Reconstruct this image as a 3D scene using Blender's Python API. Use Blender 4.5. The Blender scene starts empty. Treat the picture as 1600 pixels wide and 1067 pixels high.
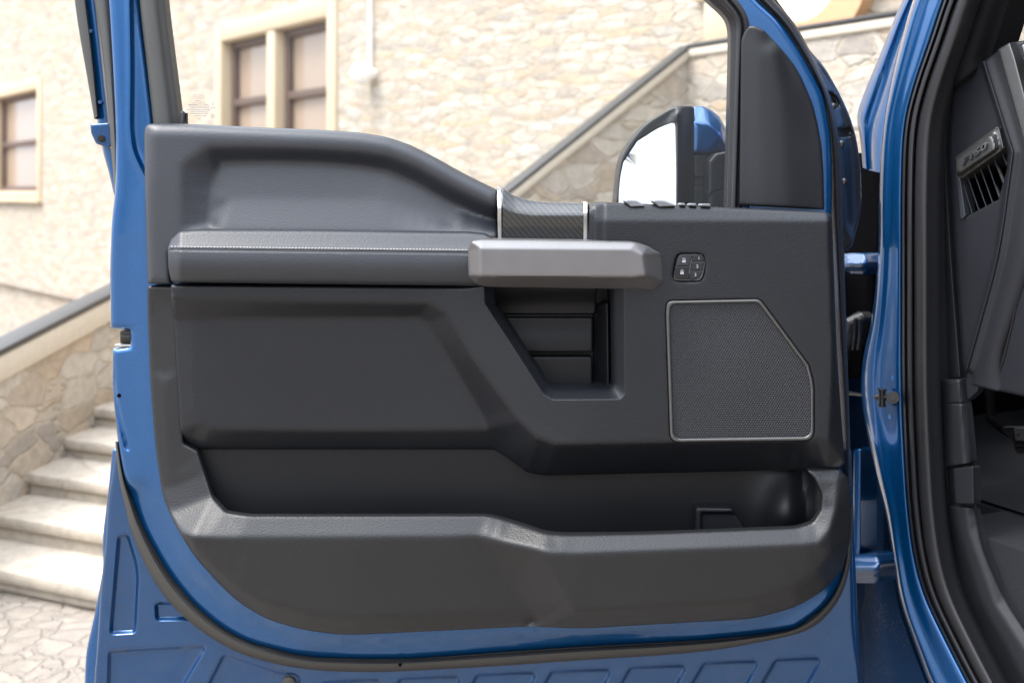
import bpy, bmesh, math, random
import numpy as np
from mathutils import Vector, Matrix
from mathutils.geometry import delaunay_2d_cdt

random.seed(7); rng = np.random.default_rng(7)
S = bpy.context.scene
C = S.collection
R = math.radians

# ------------------------------------------------------------------ camera
CD = 1.7; CZ = 1.3; HY = 300.0; F = 1700.0
cam = bpy.data.cameras.new('camera'); co = bpy.data.objects.new('camera', cam); C.objects.link(co)
co.location = (0, -CD, CZ); co.rotation_euler = (R(90), 0, 0)
cam.sensor_width = 36; cam.lens = F / 1600 * 36
cam.shift_y = -(533.5 - HY) / 1600
cam.clip_start = 0.05; cam.clip_end = 500
cam.dof.use_dof = True; cam.dof.focus_distance = 1.64; cam.dof.aperture_fstop = 4.0
S.camera = co

# ------------------------------------------------------------------ light
SUN_EL, SUN_AZ = 60, 256       # azimuth measured from +Y clockwise: high on the left
w = bpy.data.worlds.new('World'); S.world = w; w.use_nodes = True
nt = w.node_tree; nt.nodes.clear()
out = nt.nodes.new('ShaderNodeOutputWorld'); bg = nt.nodes.new('ShaderNodeBackground')
sky = nt.nodes.new('ShaderNodeTexSky'); sky.sky_type = 'NISHITA'; sky.sun_disc = False
sky.sun_elevation = R(SUN_EL); sky.sun_rotation = R(SUN_AZ); sky.air_density = 1.2; sky.dust_density = 3.0
# thin bright cloud over the blue
tc = nt.nodes.new('ShaderNodeTexCoord'); nz = nt.nodes.new('ShaderNodeTexNoise'); nz.inputs['Scale'].default_value = 2.2
nz.inputs['Detail'].default_value = 6
rmp = nt.nodes.new('ShaderNodeValToRGB'); rmp.color_ramp.elements[0].position = .40; rmp.color_ramp.elements[1].position = .60; rmp.color_ramp.elements[0].color = (.45, .45, .45, 1)
mx = nt.nodes.new('ShaderNodeMix'); mx.data_type = 'RGBA'
mx.inputs[7].default_value = (15.0, 16.0, 17.6, 1)
nt.links.new(tc.outputs['Generated'], nz.inputs['Vector']); nt.links.new(nz.outputs['Fac'], rmp.inputs[0])
nt.links.new(rmp.outputs[0], mx.inputs[0]); nt.links.new(sky.outputs[0], mx.inputs[6])
sx = nt.nodes.new('ShaderNodeSeparateXYZ'); nt.links.new(tc.outputs['Generated'], sx.inputs[0])
mr = nt.nodes.new('ShaderNodeMapRange'); nt.links.new(sx.outputs[2], mr.inputs[0]); mr.inputs[1].default_value = .1; mr.inputs[2].default_value = .95; mr.inputs[3].default_value = .42; mr.inputs[4].default_value = 2.4
vm = nt.nodes.new('ShaderNodeVectorMath'); vm.operation = 'SCALE'; nt.links.new(mx.outputs[2], vm.inputs[0]); mr2 = nt.nodes.new('ShaderNodeMapRange'); nt.links.new(sx.outputs[0], mr2.inputs[0]); mr2.inputs[1].default_value = -1; mr2.inputs[3].default_value = 1.25; mr2.inputs[4].default_value = .65
mlt = nt.nodes.new('ShaderNodeMath'); mlt.operation = 'MULTIPLY'; nt.links.new(mr.outputs[0], mlt.inputs[0]); nt.links.new(mr2.outputs[0], mlt.inputs[1])
nt.links.new(mlt.outputs[0], vm.inputs['Scale'])
nt.links.new(vm.outputs[0], bg.inputs[0]); bg.inputs[1].default_value = 0.10
nt.links.new(bg.outputs[0], out.inputs[0])
sun = bpy.data.lights.new('sun', 'SUN'); sun.energy = 1.8; sun.angle = R(20); sun.color = (1, .93, .84)
so = bpy.data.objects.new('sun', sun); C.objects.link(so)
az = R(SUN_AZ); el = R(SUN_EL)
sd = Vector((math.sin(az) * math.cos(el), math.cos(az) * math.cos(el), math.sin(el)))
so.rotation_euler = sd.to_track_quat('Z', 'Y').to_euler(); so.location = sd * 20
S.view_settings.view_transform = 'Standard'; S.view_settings.look = 'None'
S.view_settings.exposure = 0.96; S.view_settings.gamma = 1
S.cycles.use_denoising = True
S.cycles.max_bounces = 8; S.cycles.transparent_max_bounces = 12
S.cycles.caustics_reflective = False; S.cycles.caustics_refractive = False

# ------------------------------------------------------------------ materials
def newmat(name):
    m = bpy.data.materials.new(name); m.use_nodes = True
    b = m.node_tree.nodes['Principled BSDF']; return m, m.node_tree, b
def N(t, typ, **kw):
    n = t.nodes.new(typ)
    for k, v in kw.items():
        if k in n.inputs: n.inputs[k].default_value = v
        else: setattr(n, k, v)
    return n
def coords(t, scale=(1, 1, 1), rot=(0, 0, 0)):
    a = N(t, 'ShaderNodeTexCoord'); m = N(t, 'ShaderNodeMapping'); m.inputs['Scale'].default_value = scale
    m.inputs['Rotation'].default_value = rot
    t.links.new(a.outputs['Object'], m.inputs[0]); return m.outputs[0]
def ramp(t, src, stops):
    r = N(t, 'ShaderNodeValToRGB'); e = r.color_ramp.elements
    while len(e) < len(stops): e.new(.5)
    for i, (p, c) in enumerate(stops):
        e[i].position = p; e[i].color = (*c, 1) if len(c) == 3 else c
    t.links.new(src, r.inputs[0]); return r.outputs[0]
def plastic(name, base, rough=.5, grain=330, bump=.35, spec=.5, dist=.0007, var=.12, stretch=(.7, 1, 1), sheen=0, wear=0):
    m, t, b = newmat(name)
    b.inputs['Base Color'].default_value = (*base, 1); b.inputs['Roughness'].default_value = rough
    b.inputs['Specular IOR Level'].default_value = spec
    c = coords(t, stretch)
    lo = N(t, 'ShaderNodeTexNoise', Scale=5.0, Detail=4.0); t.links.new(c, lo.inputs['Vector'])
    col = ramp(t, lo.outputs['Fac'], [(.3, tuple(x * (1 - var) for x in base)), (.7, tuple(x * (1 + var) for x in base))])
    if wear:
        wn = N(t, 'ShaderNodeTexNoise', Scale=60.0, Detail=5.0, Roughness=.8)
        t.links.new(coords(t, (.25, 1, 1.6), (0, R(28), 0)), wn.inputs['Vector'])
        wf = ramp(t, wn.outputs['Fac'], [(.64, (0, 0, 0)), (.76, (wear, wear, wear))])
        mm = N(t, 'ShaderNodeMix', data_type='RGBA'); t.links.new(wf, mm.inputs[0]); t.links.new(col, mm.inputs[6])
        mm.inputs[7].default_value = (base[0] * 3, base[1] * 3, base[2] * 3, 1); col = mm.outputs[2]
    t.links.new(col, b.inputs['Base Color'])
    rr = N(t, 'ShaderNodeMapRange'); rr.inputs[3].default_value = rough - .07; rr.inputs[4].default_value = rough + .10
    t.links.new(lo.outputs['Fac'], rr.inputs[0]); t.links.new(rr.outputs[0], b.inputs['Roughness'])
    if bump:
        v = N(t, 'ShaderNodeTexVoronoi', Scale=grain, feature='SMOOTH_F1'); v.inputs['Randomness'].default_value = 1
        n2 = N(t, 'ShaderNodeTexNoise', Scale=grain * .8, Detail=2.0)
        t.links.new(c, v.inputs['Vector']); t.links.new(c, n2.inputs['Vector'])
        ad = N(t, 'ShaderNodeMath', operation='MULTIPLY_ADD'); ad.inputs[1].default_value = .45; t.links.new(n2.outputs[0], ad.inputs[0]); t.links.new(v.outputs[0], ad.inputs[2])
        bp = N(t, 'ShaderNodeBump', Strength=bump, Distance=dist); t.links.new(ad.outputs[0], bp.inputs['Height'])
        t.links.new(bp.outputs[0], b.inputs['Normal'])
    return m
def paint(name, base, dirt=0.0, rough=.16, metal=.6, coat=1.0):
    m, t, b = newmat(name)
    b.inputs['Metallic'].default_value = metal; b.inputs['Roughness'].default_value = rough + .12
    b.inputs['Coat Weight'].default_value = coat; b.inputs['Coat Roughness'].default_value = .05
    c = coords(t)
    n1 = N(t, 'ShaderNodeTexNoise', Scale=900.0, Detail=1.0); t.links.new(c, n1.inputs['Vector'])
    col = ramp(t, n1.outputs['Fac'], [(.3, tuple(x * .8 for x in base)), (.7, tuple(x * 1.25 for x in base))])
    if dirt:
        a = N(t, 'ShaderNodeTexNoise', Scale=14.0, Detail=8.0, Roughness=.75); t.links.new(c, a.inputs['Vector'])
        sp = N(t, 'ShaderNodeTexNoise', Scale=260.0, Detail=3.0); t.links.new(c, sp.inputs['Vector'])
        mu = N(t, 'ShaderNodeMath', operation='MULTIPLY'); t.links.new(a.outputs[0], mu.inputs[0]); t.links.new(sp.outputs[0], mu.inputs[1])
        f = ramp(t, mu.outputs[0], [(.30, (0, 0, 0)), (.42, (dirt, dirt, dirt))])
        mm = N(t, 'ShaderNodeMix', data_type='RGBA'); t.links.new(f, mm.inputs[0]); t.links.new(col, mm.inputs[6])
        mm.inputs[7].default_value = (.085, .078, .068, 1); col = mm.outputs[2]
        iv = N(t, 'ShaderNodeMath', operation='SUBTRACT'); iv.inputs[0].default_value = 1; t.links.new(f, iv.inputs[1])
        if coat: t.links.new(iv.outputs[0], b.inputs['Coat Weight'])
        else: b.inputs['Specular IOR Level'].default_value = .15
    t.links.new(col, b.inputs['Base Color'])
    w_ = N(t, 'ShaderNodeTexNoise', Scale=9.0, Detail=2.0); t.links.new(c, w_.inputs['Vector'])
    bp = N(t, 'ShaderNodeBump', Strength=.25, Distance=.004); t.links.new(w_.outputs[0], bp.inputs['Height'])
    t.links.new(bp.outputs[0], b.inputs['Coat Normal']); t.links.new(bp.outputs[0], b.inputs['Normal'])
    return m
def simple(name, base, rough=.4, metal=0, coat=0, spec=.5):
    m, t, b = newmat(name)
    c = coords(t); n1 = N(t, 'ShaderNodeTexNoise', Scale=40.0, Detail=5.0); t.links.new(c, n1.inputs['Vector'])
    t.links.new(ramp(t, n1.outputs['Fac'], [(.3, tuple(x * .96 for x in base)), (.7, tuple(min(1, x * 1.04) for x in base))]), b.inputs['Base Color'])
    rr = N(t, 'ShaderNodeMapRange'); rr.inputs[3].default_value = max(0, rough - .015); rr.inputs[4].default_value = rough + .015
    t.links.new(n1.outputs['Fac'], rr.inputs[0]); t.links.new(rr.outputs[0], b.inputs['Roughness'])
    b.inputs['Metallic'].default_value = metal; b.inputs['Coat Weight'].default_value = coat
    b.inputs['Specular IOR Level'].default_value = spec; return m

M = {}
M['panel'] = plastic('grained_charcoal_plastic', (.0100, .0112, .0142), .37, 470, .42, wear=.6, spec=.36)
M['panel_low'] = plastic('grained_charcoal_pocket', (.0125, .013, .0145), .38, 500, .40, wear=.8, spec=.42)
M['soft'] = plastic('soft_grey_vinyl', (.030, .033, .0405), .40, 520, .30)
M['leather'] = plastic('armrest_leather', (.021, .0232, .029), .40, 460, .30)
M['smooth'] = plastic('smooth_black_plastic', (.010, .011, .014), .40, 900, .1, spec=.42)
M['cavity'] = plastic('shaded_recess_plastic', (.006, .0065, .008), .45, 800, .1, spec=.28)  # plastic darkened: recess shade of pocket and grip put into the colour
M['dash'] = plastic('dash_plastic', (.010, .011, .015), .5, 420, .25, spec=.35)
M['kick'] = plastic('kick_plastic', (.011, .012, .015), .55, 480, .25, spec=.35)
M['rubber'] = plastic('black_rubber', (.018, .018, .020), .42, 200, .05, spec=.4)
M['rubber_grey'] = plastic('grey_weathered_rubber', (.055, .055, .054), .6, 300, .15)
M['rubber_brown'] = plastic('dusty_seal_rubber', (.045, .042, .037), .6, 300, .15)
M['black'] = simple('black_gap', (.0015, .0015, .002), .8, spec=.04)  # near-black parts; also stands in for shade in the hinge gap
M['gloss_black'] = simple('gloss_black_paint', (.010, .010, .012), .25, 0, .6)
M['carpet'] = plastic('floor_mat_rubber', (.013, .014, .018), .8, 250, .5, spec=.3)
M['fabric'] = plastic('pillar_fabric', (.008, .008, .009), .9, 500, .3, spec=.15)
M['blue'] = paint('blue_metallic_paint', (.001, .075, .235))
M['blue_dirty'] = paint('dusty_blue_paint', (.0015, .050, .155), .6)
M['blue_shaded_dusty'] = paint('shaded_dusty_blue_paint', (.003, .022, .065), .6, .6, .05, 0)  # darker copy of the blue for the shaded hinge well, plus dust
M['blue_hinge'] = paint('satin_shaded_blue_paint', (.001, .055, .17), .5, .35, .3, .4)  # blue darkened to stand in for the fender's shade on the hinges
M['silver'] = simple('satin_silver_paint', (.165, .16, .16), .36, .6)
M['key'] = simple('grey_key_plastic', (.13, .135, .145), .35)
M['darksilver'] = simple('dark_satin_metal', (.12, .12, .118), .34, .8)
M['chrome'] = simple('satin_chrome', (.48, .475, .47), .24, 1)
M['steel'] = simple('worn_steel', (.045, .042, .040), .38, .8)
M['thread'] = simple('pale_thread', (.38, .37, .36), .7)
M['icon'] = simple('white_print', (.33, .335, .35), .5)
M['mirror'] = simple('mirror_silver', (.92, .93, .94), .01, 1)
M['white'] = simple('white_enamel', (.90, .90, .89), .35)
M['wood'] = simple('brown_window_wood', (.11, .07, .055), .6)
M['rail'] = simple('dark_iron_rail', (.06, .058, .056), .5, .3)

def gridded(name):
    # hexagonal perforations in dark sheet
    m, t, b = newmat(name)
    a = N(t, 'ShaderNodeTexCoord'); sp = N(t, 'ShaderNodeSeparateXYZ'); t.links.new(a.outputs['Object'], sp.inputs[0])
    def mth(op, x, y=None):
        n = N(t, 'ShaderNodeMath', operation=op)
        for i, v in enumerate((x, y)):
            if v is None: continue
            if isinstance(v, (int, float)): n.inputs[i].default_value = v
            else: t.links.new(v, n.inputs[i])
        return n.outputs[0]
    px, pz = .0037, .0037 * .866 * 2
    def cell(ox, oz):
        u = mth('SUBTRACT', mth('FRACT', mth('ADD', mth('DIVIDE', sp.outputs[0], px), ox)), .5)
        v = mth('SUBTRACT', mth('FRACT', mth('ADD', mth('DIVIDE', sp.outputs[2], pz), oz)), .5)
        u = mth('MULTIPLY', u, px); v = mth('MULTIPLY', v, pz)
        return mth('SQRT', mth('ADD', mth('MULTIPLY', u, u), mth('MULTIPLY', v, v)))
    d = mth('MINIMUM', cell(0, 0), cell(.5, .5))
    f = N(t, 'ShaderNodeMapRange'); f.inputs[1].default_value = .0009; f.inputs[2].default_value = .00145
    t.links.new(d, f.inputs[0])
    t.links.new(ramp(t, f.outputs[0], [(0, (.003, .003, .004)), (1, (.022, .024, .030))]), b.inputs['Base Color'])
    b.inputs['Roughness'].default_value = .45
    bp = N(t, 'ShaderNodeBump', Strength=.8, Distance=.001); t.links.new(f.outputs[0], bp.inputs['Height'])
    t.links.new(bp.outputs[0], b.inputs['Normal'])
    return m
M['mesh'] = gridded('perforated_speaker_sheet')
def carbon():
    m, t, b = newmat('carbon_weave')
    c = coords(t, (1, 1, 1), (0, R(-48), 0))
    wv = N(t, 'ShaderNodeTexWave', Scale=48.0); wv.inputs['Distortion'].default_value = .3; wv.bands_direction = 'Z'
    t.links.new(c, wv.inputs['Vector'])
    ck = N(t, 'ShaderNodeTexChecker', Scale=170.0); t.links.new(coords(t, (1, 1, 1), (0, R(45), 0)), ck.inputs['Vector'])
    col = ramp(t, wv.outputs['Fac'], [(.25, (.006, .006, .006)), (.75, (.03, .03, .029))])
    mm = N(t, 'ShaderNodeMix', data_type='RGBA', blend_type='MULTIPLY'); mm.inputs[0].default_value = .35
    t.links.new(col, mm.inputs[6]); t.links.new(ck.outputs[0], mm.inputs[7]); t.links.new(mm.outputs[2], b.inputs['Base Color'])
    b.inputs['Roughness'].default_value = .35; b.inputs['Metallic'].default_value = .4; b.inputs['Coat Weight'].default_value = 1
    return m
M['carbon'] = carbon()
def glass():
    m = bpy.data.materials.new('window_glass'); m.use_nodes = True; t = m.node_tree; t.nodes.clear()
    o = N(t, 'ShaderNodeOutputMaterial'); tr = N(t, 'ShaderNodeBsdfTransparent'); gl = N(t, 'ShaderNodeBsdfGlossy')
    gl.inputs['Roughness'].default_value = .01; tr.inputs[0].default_value = (.97, .985, .975, 1)
    fr = N(t, 'ShaderNodeFresnel', IOR=1.5); mixs = N(t, 'ShaderNodeMixShader')
    t.links.new(fr.outputs[0], mixs.inputs[0]); t.links.new(tr.outputs[0], mixs.inputs[1]); t.links.new(gl.outputs[0], mixs.inputs[2])
    t.links.new(mixs.outputs[0], o.inputs[0]); return m
M['glass'] = glass()
def stone(name, sx, sz, cols, mortar, mort_w=.06, bump=.6, dist=.02, warp=.35):
    m, t, b = newmat(name)
    c = coords(t, (1 / sx, 1 / sx, 1 / sz))
    nn = N(t, 'ShaderNodeTexNoise', Scale=.9, Detail=3.0); t.links.new(c, nn.inputs['Vector'])
    mm = N(t, 'ShaderNodeMix', data_type='VECTOR'); mm.inputs[0].default_value = warp
    sc = N(t, 'ShaderNodeVectorMath', operation='SUBTRACT'); t.links.new(nn.outputs['Color'], sc.inputs[0]); sc.inputs[1].default_value = (.5, .5, .5)
    ms = N(t, 'ShaderNodeVectorMath', operation='SCALE'); t.links.new(sc.outputs[0], ms.inputs[0]); ms.inputs['Scale'].default_value = warp * 3
    ad = N(t, 'ShaderNodeVectorMath', operation='ADD'); t.links.new(c, ad.inputs[0]); t.links.new(ms.outputs[0], ad.inputs[1])
    v1 = N(t, 'ShaderNodeTexVoronoi', Scale=1.0, distance='CHEBYCHEV'); v1.inputs['Randomness'].default_value = .85
    t.links.new(ad.outputs[0], v1.inputs['Vector'])
    v2 = N(t, 'ShaderNodeTexVoronoi', Scale=1.0, feature='DISTANCE_TO_EDGE'); v2.inputs['Randomness'].default_value = .85
    t.links.new(ad.outputs[0], v2.inputs['Vector'])
    v1.distance = 'EUCLIDEAN'
    sep = N(t, 'ShaderNodeSeparateColor'); t.links.new(v1.outputs['Color'], sep.inputs[0])
    n = len(cols)
    col = ramp(t, sep.outputs[0], [((i + .5) / n, k) for i, k in enumerate(cols)])
    fn = N(t, 'ShaderNodeTexNoise', Scale=18.0, Detail=8.0, Roughness=.7); t.links.new(coords(t), fn.inputs['Vector'])
    f2 = ramp(t, fn.outputs['Fac'], [(.3, (.72, .72, .72)), (.7, (1.12, 1.1, 1.08))])
    mu = N(t, 'ShaderNodeMix', data_type='RGBA', blend_type='MULTIPLY'); mu.inputs[0].default_value = 1
    t.links.new(col, mu.inputs[6]); t.links.new(f2, mu.inputs[7])
    ed = ramp(t, v2.outputs[0], [(mort_w * .3, (0, 0, 0)), (mort_w, (1, 1, 1))])
    m2 = N(t, 'ShaderNodeMix', data_type='RGBA'); t.links.new(ed, m2.inputs[0]); m2.inputs[6].default_value = (*mortar, 1)
    t.links.new(mu.outputs[2], m2.inputs[7]); t.links.new(m2.outputs[2], b.inputs['Base Color'])
    b.inputs['Roughness'].default_value = .9; b.inputs['Specular IOR Level'].default_value = .2
    hh = N(t, 'ShaderNodeMath', operation='ADD'); t.links.new(ed, hh.inputs[0]); t.links.new(fn.outputs[0], hh.inputs[1])
    bp = N(t, 'ShaderNodeBump', Strength=bump, Distance=dist); t.links.new(hh.outputs[0], bp.inputs['Height'])
    t.links.new(bp.outputs[0], b.inputs['Normal']); return m
creams = [(.56, .49, .40), (.42, .35, .27), (.57, .53, .46), (.38, .34, .30), (.54, .42, .29), (.49, .46, .42), (.47, .40, .32), (.55, .50, .43)]
M['rubble'] = stone('thin_rubble_stone', .20, .045, creams, (.41, .35, .28), .07, .6, .02, .22)
M['rubble_big'] = stone('large_rubble_stone', .20, .095, creams, (.46, .40, .32), .05, .6, .03, .3)
M['ashlar'] = simple('cream_dressed_stone', (.54, .44, .31), .85, spec=.2)
M['coping'] = simple('grey_coping_stone', (.56, .50, .41), .85, spec=.2)
M['step'] = stone('worn_step_stone', .9, .4, [(.47, .42, .35), (.51, .455, .385), (.44, .39, .325)], (.39, .34, .28), .015, .5, .01, .15)
M['paving'] = stone('cobbled_paving', .085, .085, [(.31, .275, .235), (.27, .24, .205), (.34, .30, .26), (.30, .265, .23)], (.25, .22, .19), .08, .6, .02)
M['pane'] = simple('reflecting_window_pane', (.36, .27, .205), .12, 0, .5)  # base colour stands in for the pinkish building reflected in the panes

# ------------------------------------------------------------------ helpers
def P(px, py, h=0.0):
    Y = -h; s = (CD + Y) / CD
    return ((px - 800) / 1000 * s, Y, CZ - (py - HY) / 1000 * s)
BN = (.906, .423)                   # inward normal of the truck's side (xy)
def B(px, py, h=0.0):               # point on the truck's side plane, h metres proud of it (outwards)
    rx = (px - 800) / F; D = (BN[0] * .56 + BN[1] * 1.85 - h) / (BN[0] * rx + BN[1])
    return (rx * D, D - CD, CZ - (py - HY) / F * D)
MAPS = {'P': (P, Vector((0, 1, 0))), 'B': (B, Vector((BN[0], BN[1], 0)))}
def mapv(mode, x, y, h):
    if mode == 'P':
        Y = -h; s = (CD + Y) / CD; return np.stack([(x - 800) / 1000 * s, Y, CZ - (y - HY) / 1000 * s], -1)
    rx = (x - 800) / F; D = (BN[0] * .56 + BN[1] * 1.85 - h) / (BN[0] * rx + BN[1])
    return np.stack([rx * D, D - CD, CZ - (y - HY) / F * D], -1)

def link(o, parent=None, root=None):
    C.objects.link(o)
    if parent is not None:
        o.parent = parent
        if parent.type == 'EMPTY': o.location = -parent.location
    return o
def mesh_obj(name, verts, faces, m, parent=None, smooth=True, sharp=40):
    me = bpy.data.meshes.new(name); me.from_pydata([tuple(v) for v in verts], [], faces); me.update()
    if smooth:
        me.shade_smooth()
        me.set_sharp_from_angle(angle=R(sharp))
    me.materials.append(M[m] if isinstance(m, str) else m)
    return link(bpy.data.objects.new(name, me), parent)
class MB:
    def __init__(s): s.v = []; s.f = []
    def add(s, vs, fs):
        k = len(s.v); s.v += [tuple(v) for v in vs]; s.f += [tuple(i + k for i in f) for f in fs]
    def merge_obj(s, o):
        s.add([v.co[:] for v in o.data.vertices], [tuple(p.vertices) for p in o.data.polygons]); bpy.data.objects.remove(o)
    def hexa(s, c):  # 8 corners: bottom 4 then top 4
        s.add(c, [(0, 3, 2, 1), (4, 5, 6, 7), (0, 1, 5, 4), (1, 2, 6, 5), (2, 3, 7, 6), (3, 0, 4, 7)])
    def box(s, x0, x1, y0, y1, z0, z1, T=None):
        c = [(x0, y0, z0), (x1, y0, z0), (x1, y1, z0), (x0, y1, z0), (x0, y0, z1), (x1, y0, z1), (x1, y1, z1), (x0, y1, z1)]
        if T: c = [T(*p) for p in c]
        s.hexa(c)
    def tube(s, pts, r, n=10, ends=True):
        pts = [Vector(p) for p in pts]; k0 = len(s.v); m = len(pts)
        rs = r if isinstance(r, (list, tuple)) else [r] * m
        up = None
        for i, p in enumerate(pts):
            t = (pts[min(i + 1, m - 1)] - pts[max(i - 1, 0)]).normalized()
            if up is None:
                up = t.orthogonal().normalized()
            up = (up - t * up.dot(t)).normalized(); q = t.cross(up)
            for j in range(n):
                a = 2 * math.pi * j / n; s.v.append(tuple(p + (up * math.cos(a) + q * math.sin(a)) * rs[i]))
        for i in range(m - 1):
            for j in range(n):
                a = k0 + i * n + j; b = k0 + i * n + (j + 1) % n
                s.f.append((a, b, b + n, a + n))
        if ends:
            s.f.append(tuple(k0 + j for j in reversed(range(n)))); s.f.append(tuple(k0 + (m - 1) * n + j for j in range(n)))
    def build(s, name, m, parent=None, smooth=True, bevel=0):
        o = mesh_obj(name, s.v, s.f, m, parent, smooth)
        if bevel:
            bm = bmesh.new(); bm.from_mesh(o.data); bmesh.ops.recalc_face_normals(bm, faces=bm.faces)
            es = [e for e in bm.edges if len(e.link_faces) == 2 and e.calc_face_angle(0) > .5]
            bmesh.ops.bevel(bm, geom=es, offset=bevel, segments=2, affect='EDGES', profile=.5)
            bm.to_mesh(o.data); bm.free(); o.data.shade_smooth(); o.data.set_sharp_from_angle(angle=R(40))
        return o

def rp(pts, r=6, step=3.0, closed=True):
    """round the corners of a pixel polygon (a point may carry its own radius) and resample it"""
    P_ = [np.array(p[:2], float) for p in pts]; rr = [p[2] if len(p) > 2 else r for p in pts]; n = len(P_)
    o = []
    for i in range(n):
        if not closed and i in (0, n - 1): o.append(P_[i]); continue
        a, b, c = P_[i - 1], P_[i], P_[(i + 1) % n]
        la, lc = np.linalg.norm(a - b), np.linalg.norm(c - b)
        if rr[i] <= 0 or la < 1e-6 or lc < 1e-6: o.append(b); continue
        u, v = (a - b) / la, (c - b) / lc
        ang = math.acos(max(-1, min(1, float(u @ v))))
        t = min(rr[i] / max(math.tan(ang / 2), .05), la * .48, lc * .48)
        if math.pi - ang < .35: t = min(la, lc) * .4
        k = max(2, int(t / 2) + 1)
        for j in range(k + 1):
            s = j / k; o.append((1 - s) ** 2 * (b + u * t) + 2 * s * (1 - s) * b + s * s * (b + v * t))
    if closed: o.append(o[0])
    res = [o[0]]
    for a, b in zip(o[:-1], o[1:]):
        L = np.linalg.norm(b - a)
        if L < 1e-6: continue
        k = max(1, int(round(L / step)))
        for j in range(1, k + 1): res.append(a + (b - a) * j / k)
    out_ = [res[0]]
    for q in res[1:]:
        if np.linalg.norm(q - out_[-1]) > step * .3: out_.append(q)
    if closed and np.linalg.norm(out_[-1] - out_[0]) < step * .3: out_.pop()
    return np.array(out_)
def dist(pts, poly, closed=True):
    A = poly; Bp = np.roll(poly, -1, 0)
    if not closed: A = poly[:-1]; Bp = poly[1:]
    out_ = np.empty(len(pts)); e = Bp - A; L = (e ** 2).sum(1) + 1e-12
    for i in range(0, len(pts), 4000):
        p = pts[i:i + 4000, None, :]; d = p - A[None]
        t = np.clip((d * e[None]).sum(2) / L[None], 0, 1)
        q = d - t[..., None] * e[None]; out_[i:i + 4000] = np.sqrt((q ** 2).sum(2).min(1))
    return out_
def inside(pts, poly):
    x, y = pts[:, 0], pts[:, 1]; r = np.zeros(len(pts), bool); n = len(poly)
    for i in range(n):
        x1, y1 = poly[i]; x2, y2 = poly[(i + 1) % n]
        if y1 == y2: continue
        c = ((y1 > y) != (y2 > y)) & (x < (x2 - x1) * (y - y1) / (y2 - y1) + x1); r ^= c
    return r
def smooth(t): t = np.clip(t, 0, 1); return t * t * (3 - 2 * t)
def zones(zs, p=2.0):
    """height = distance-weighted blend of the zones' heights (a zone: polygon or open line, height)"""
    prep = []
    for z in zs:
        poly = np.array([q[:2] for q in z[0]], float); prep.append((poly, z[1], len(z) > 2 and z[2] == 'line'))
    def f(pts):
        W = np.zeros(len(pts)); H = np.zeros(len(pts))
        for poly, h, ln in prep:
            d = dist(pts, poly, not ln)
            if not ln: d = np.where(inside(pts, poly), 0, d)
            wt = 1 / (d ** p + .3); hv = h(pts) if callable(h) else h
            if isinstance(hv, float): hv = np.full(len(pts), hv)
            W += wt; H += wt * hv
        return H / W
    return f
def emb(f, items):
    """press (depth>0) or raise (<0) polygon areas with a soft wall of w pixels"""
    def g(pts):
        h = f(pts) if callable(f) else np.full(len(pts), float(f))
        for poly, dep, wd in items:
            poly = np.asarray(poly, float); d = dist(pts, poly); s = np.where(inside(pts, poly), d, -d)
            h = h - dep * smooth(s / wd + .5)
        return h
    g.feats = [(np.asarray(p, float), wd) for p, _, wd in items] + getattr(f, 'feats', [])
    return g
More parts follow.
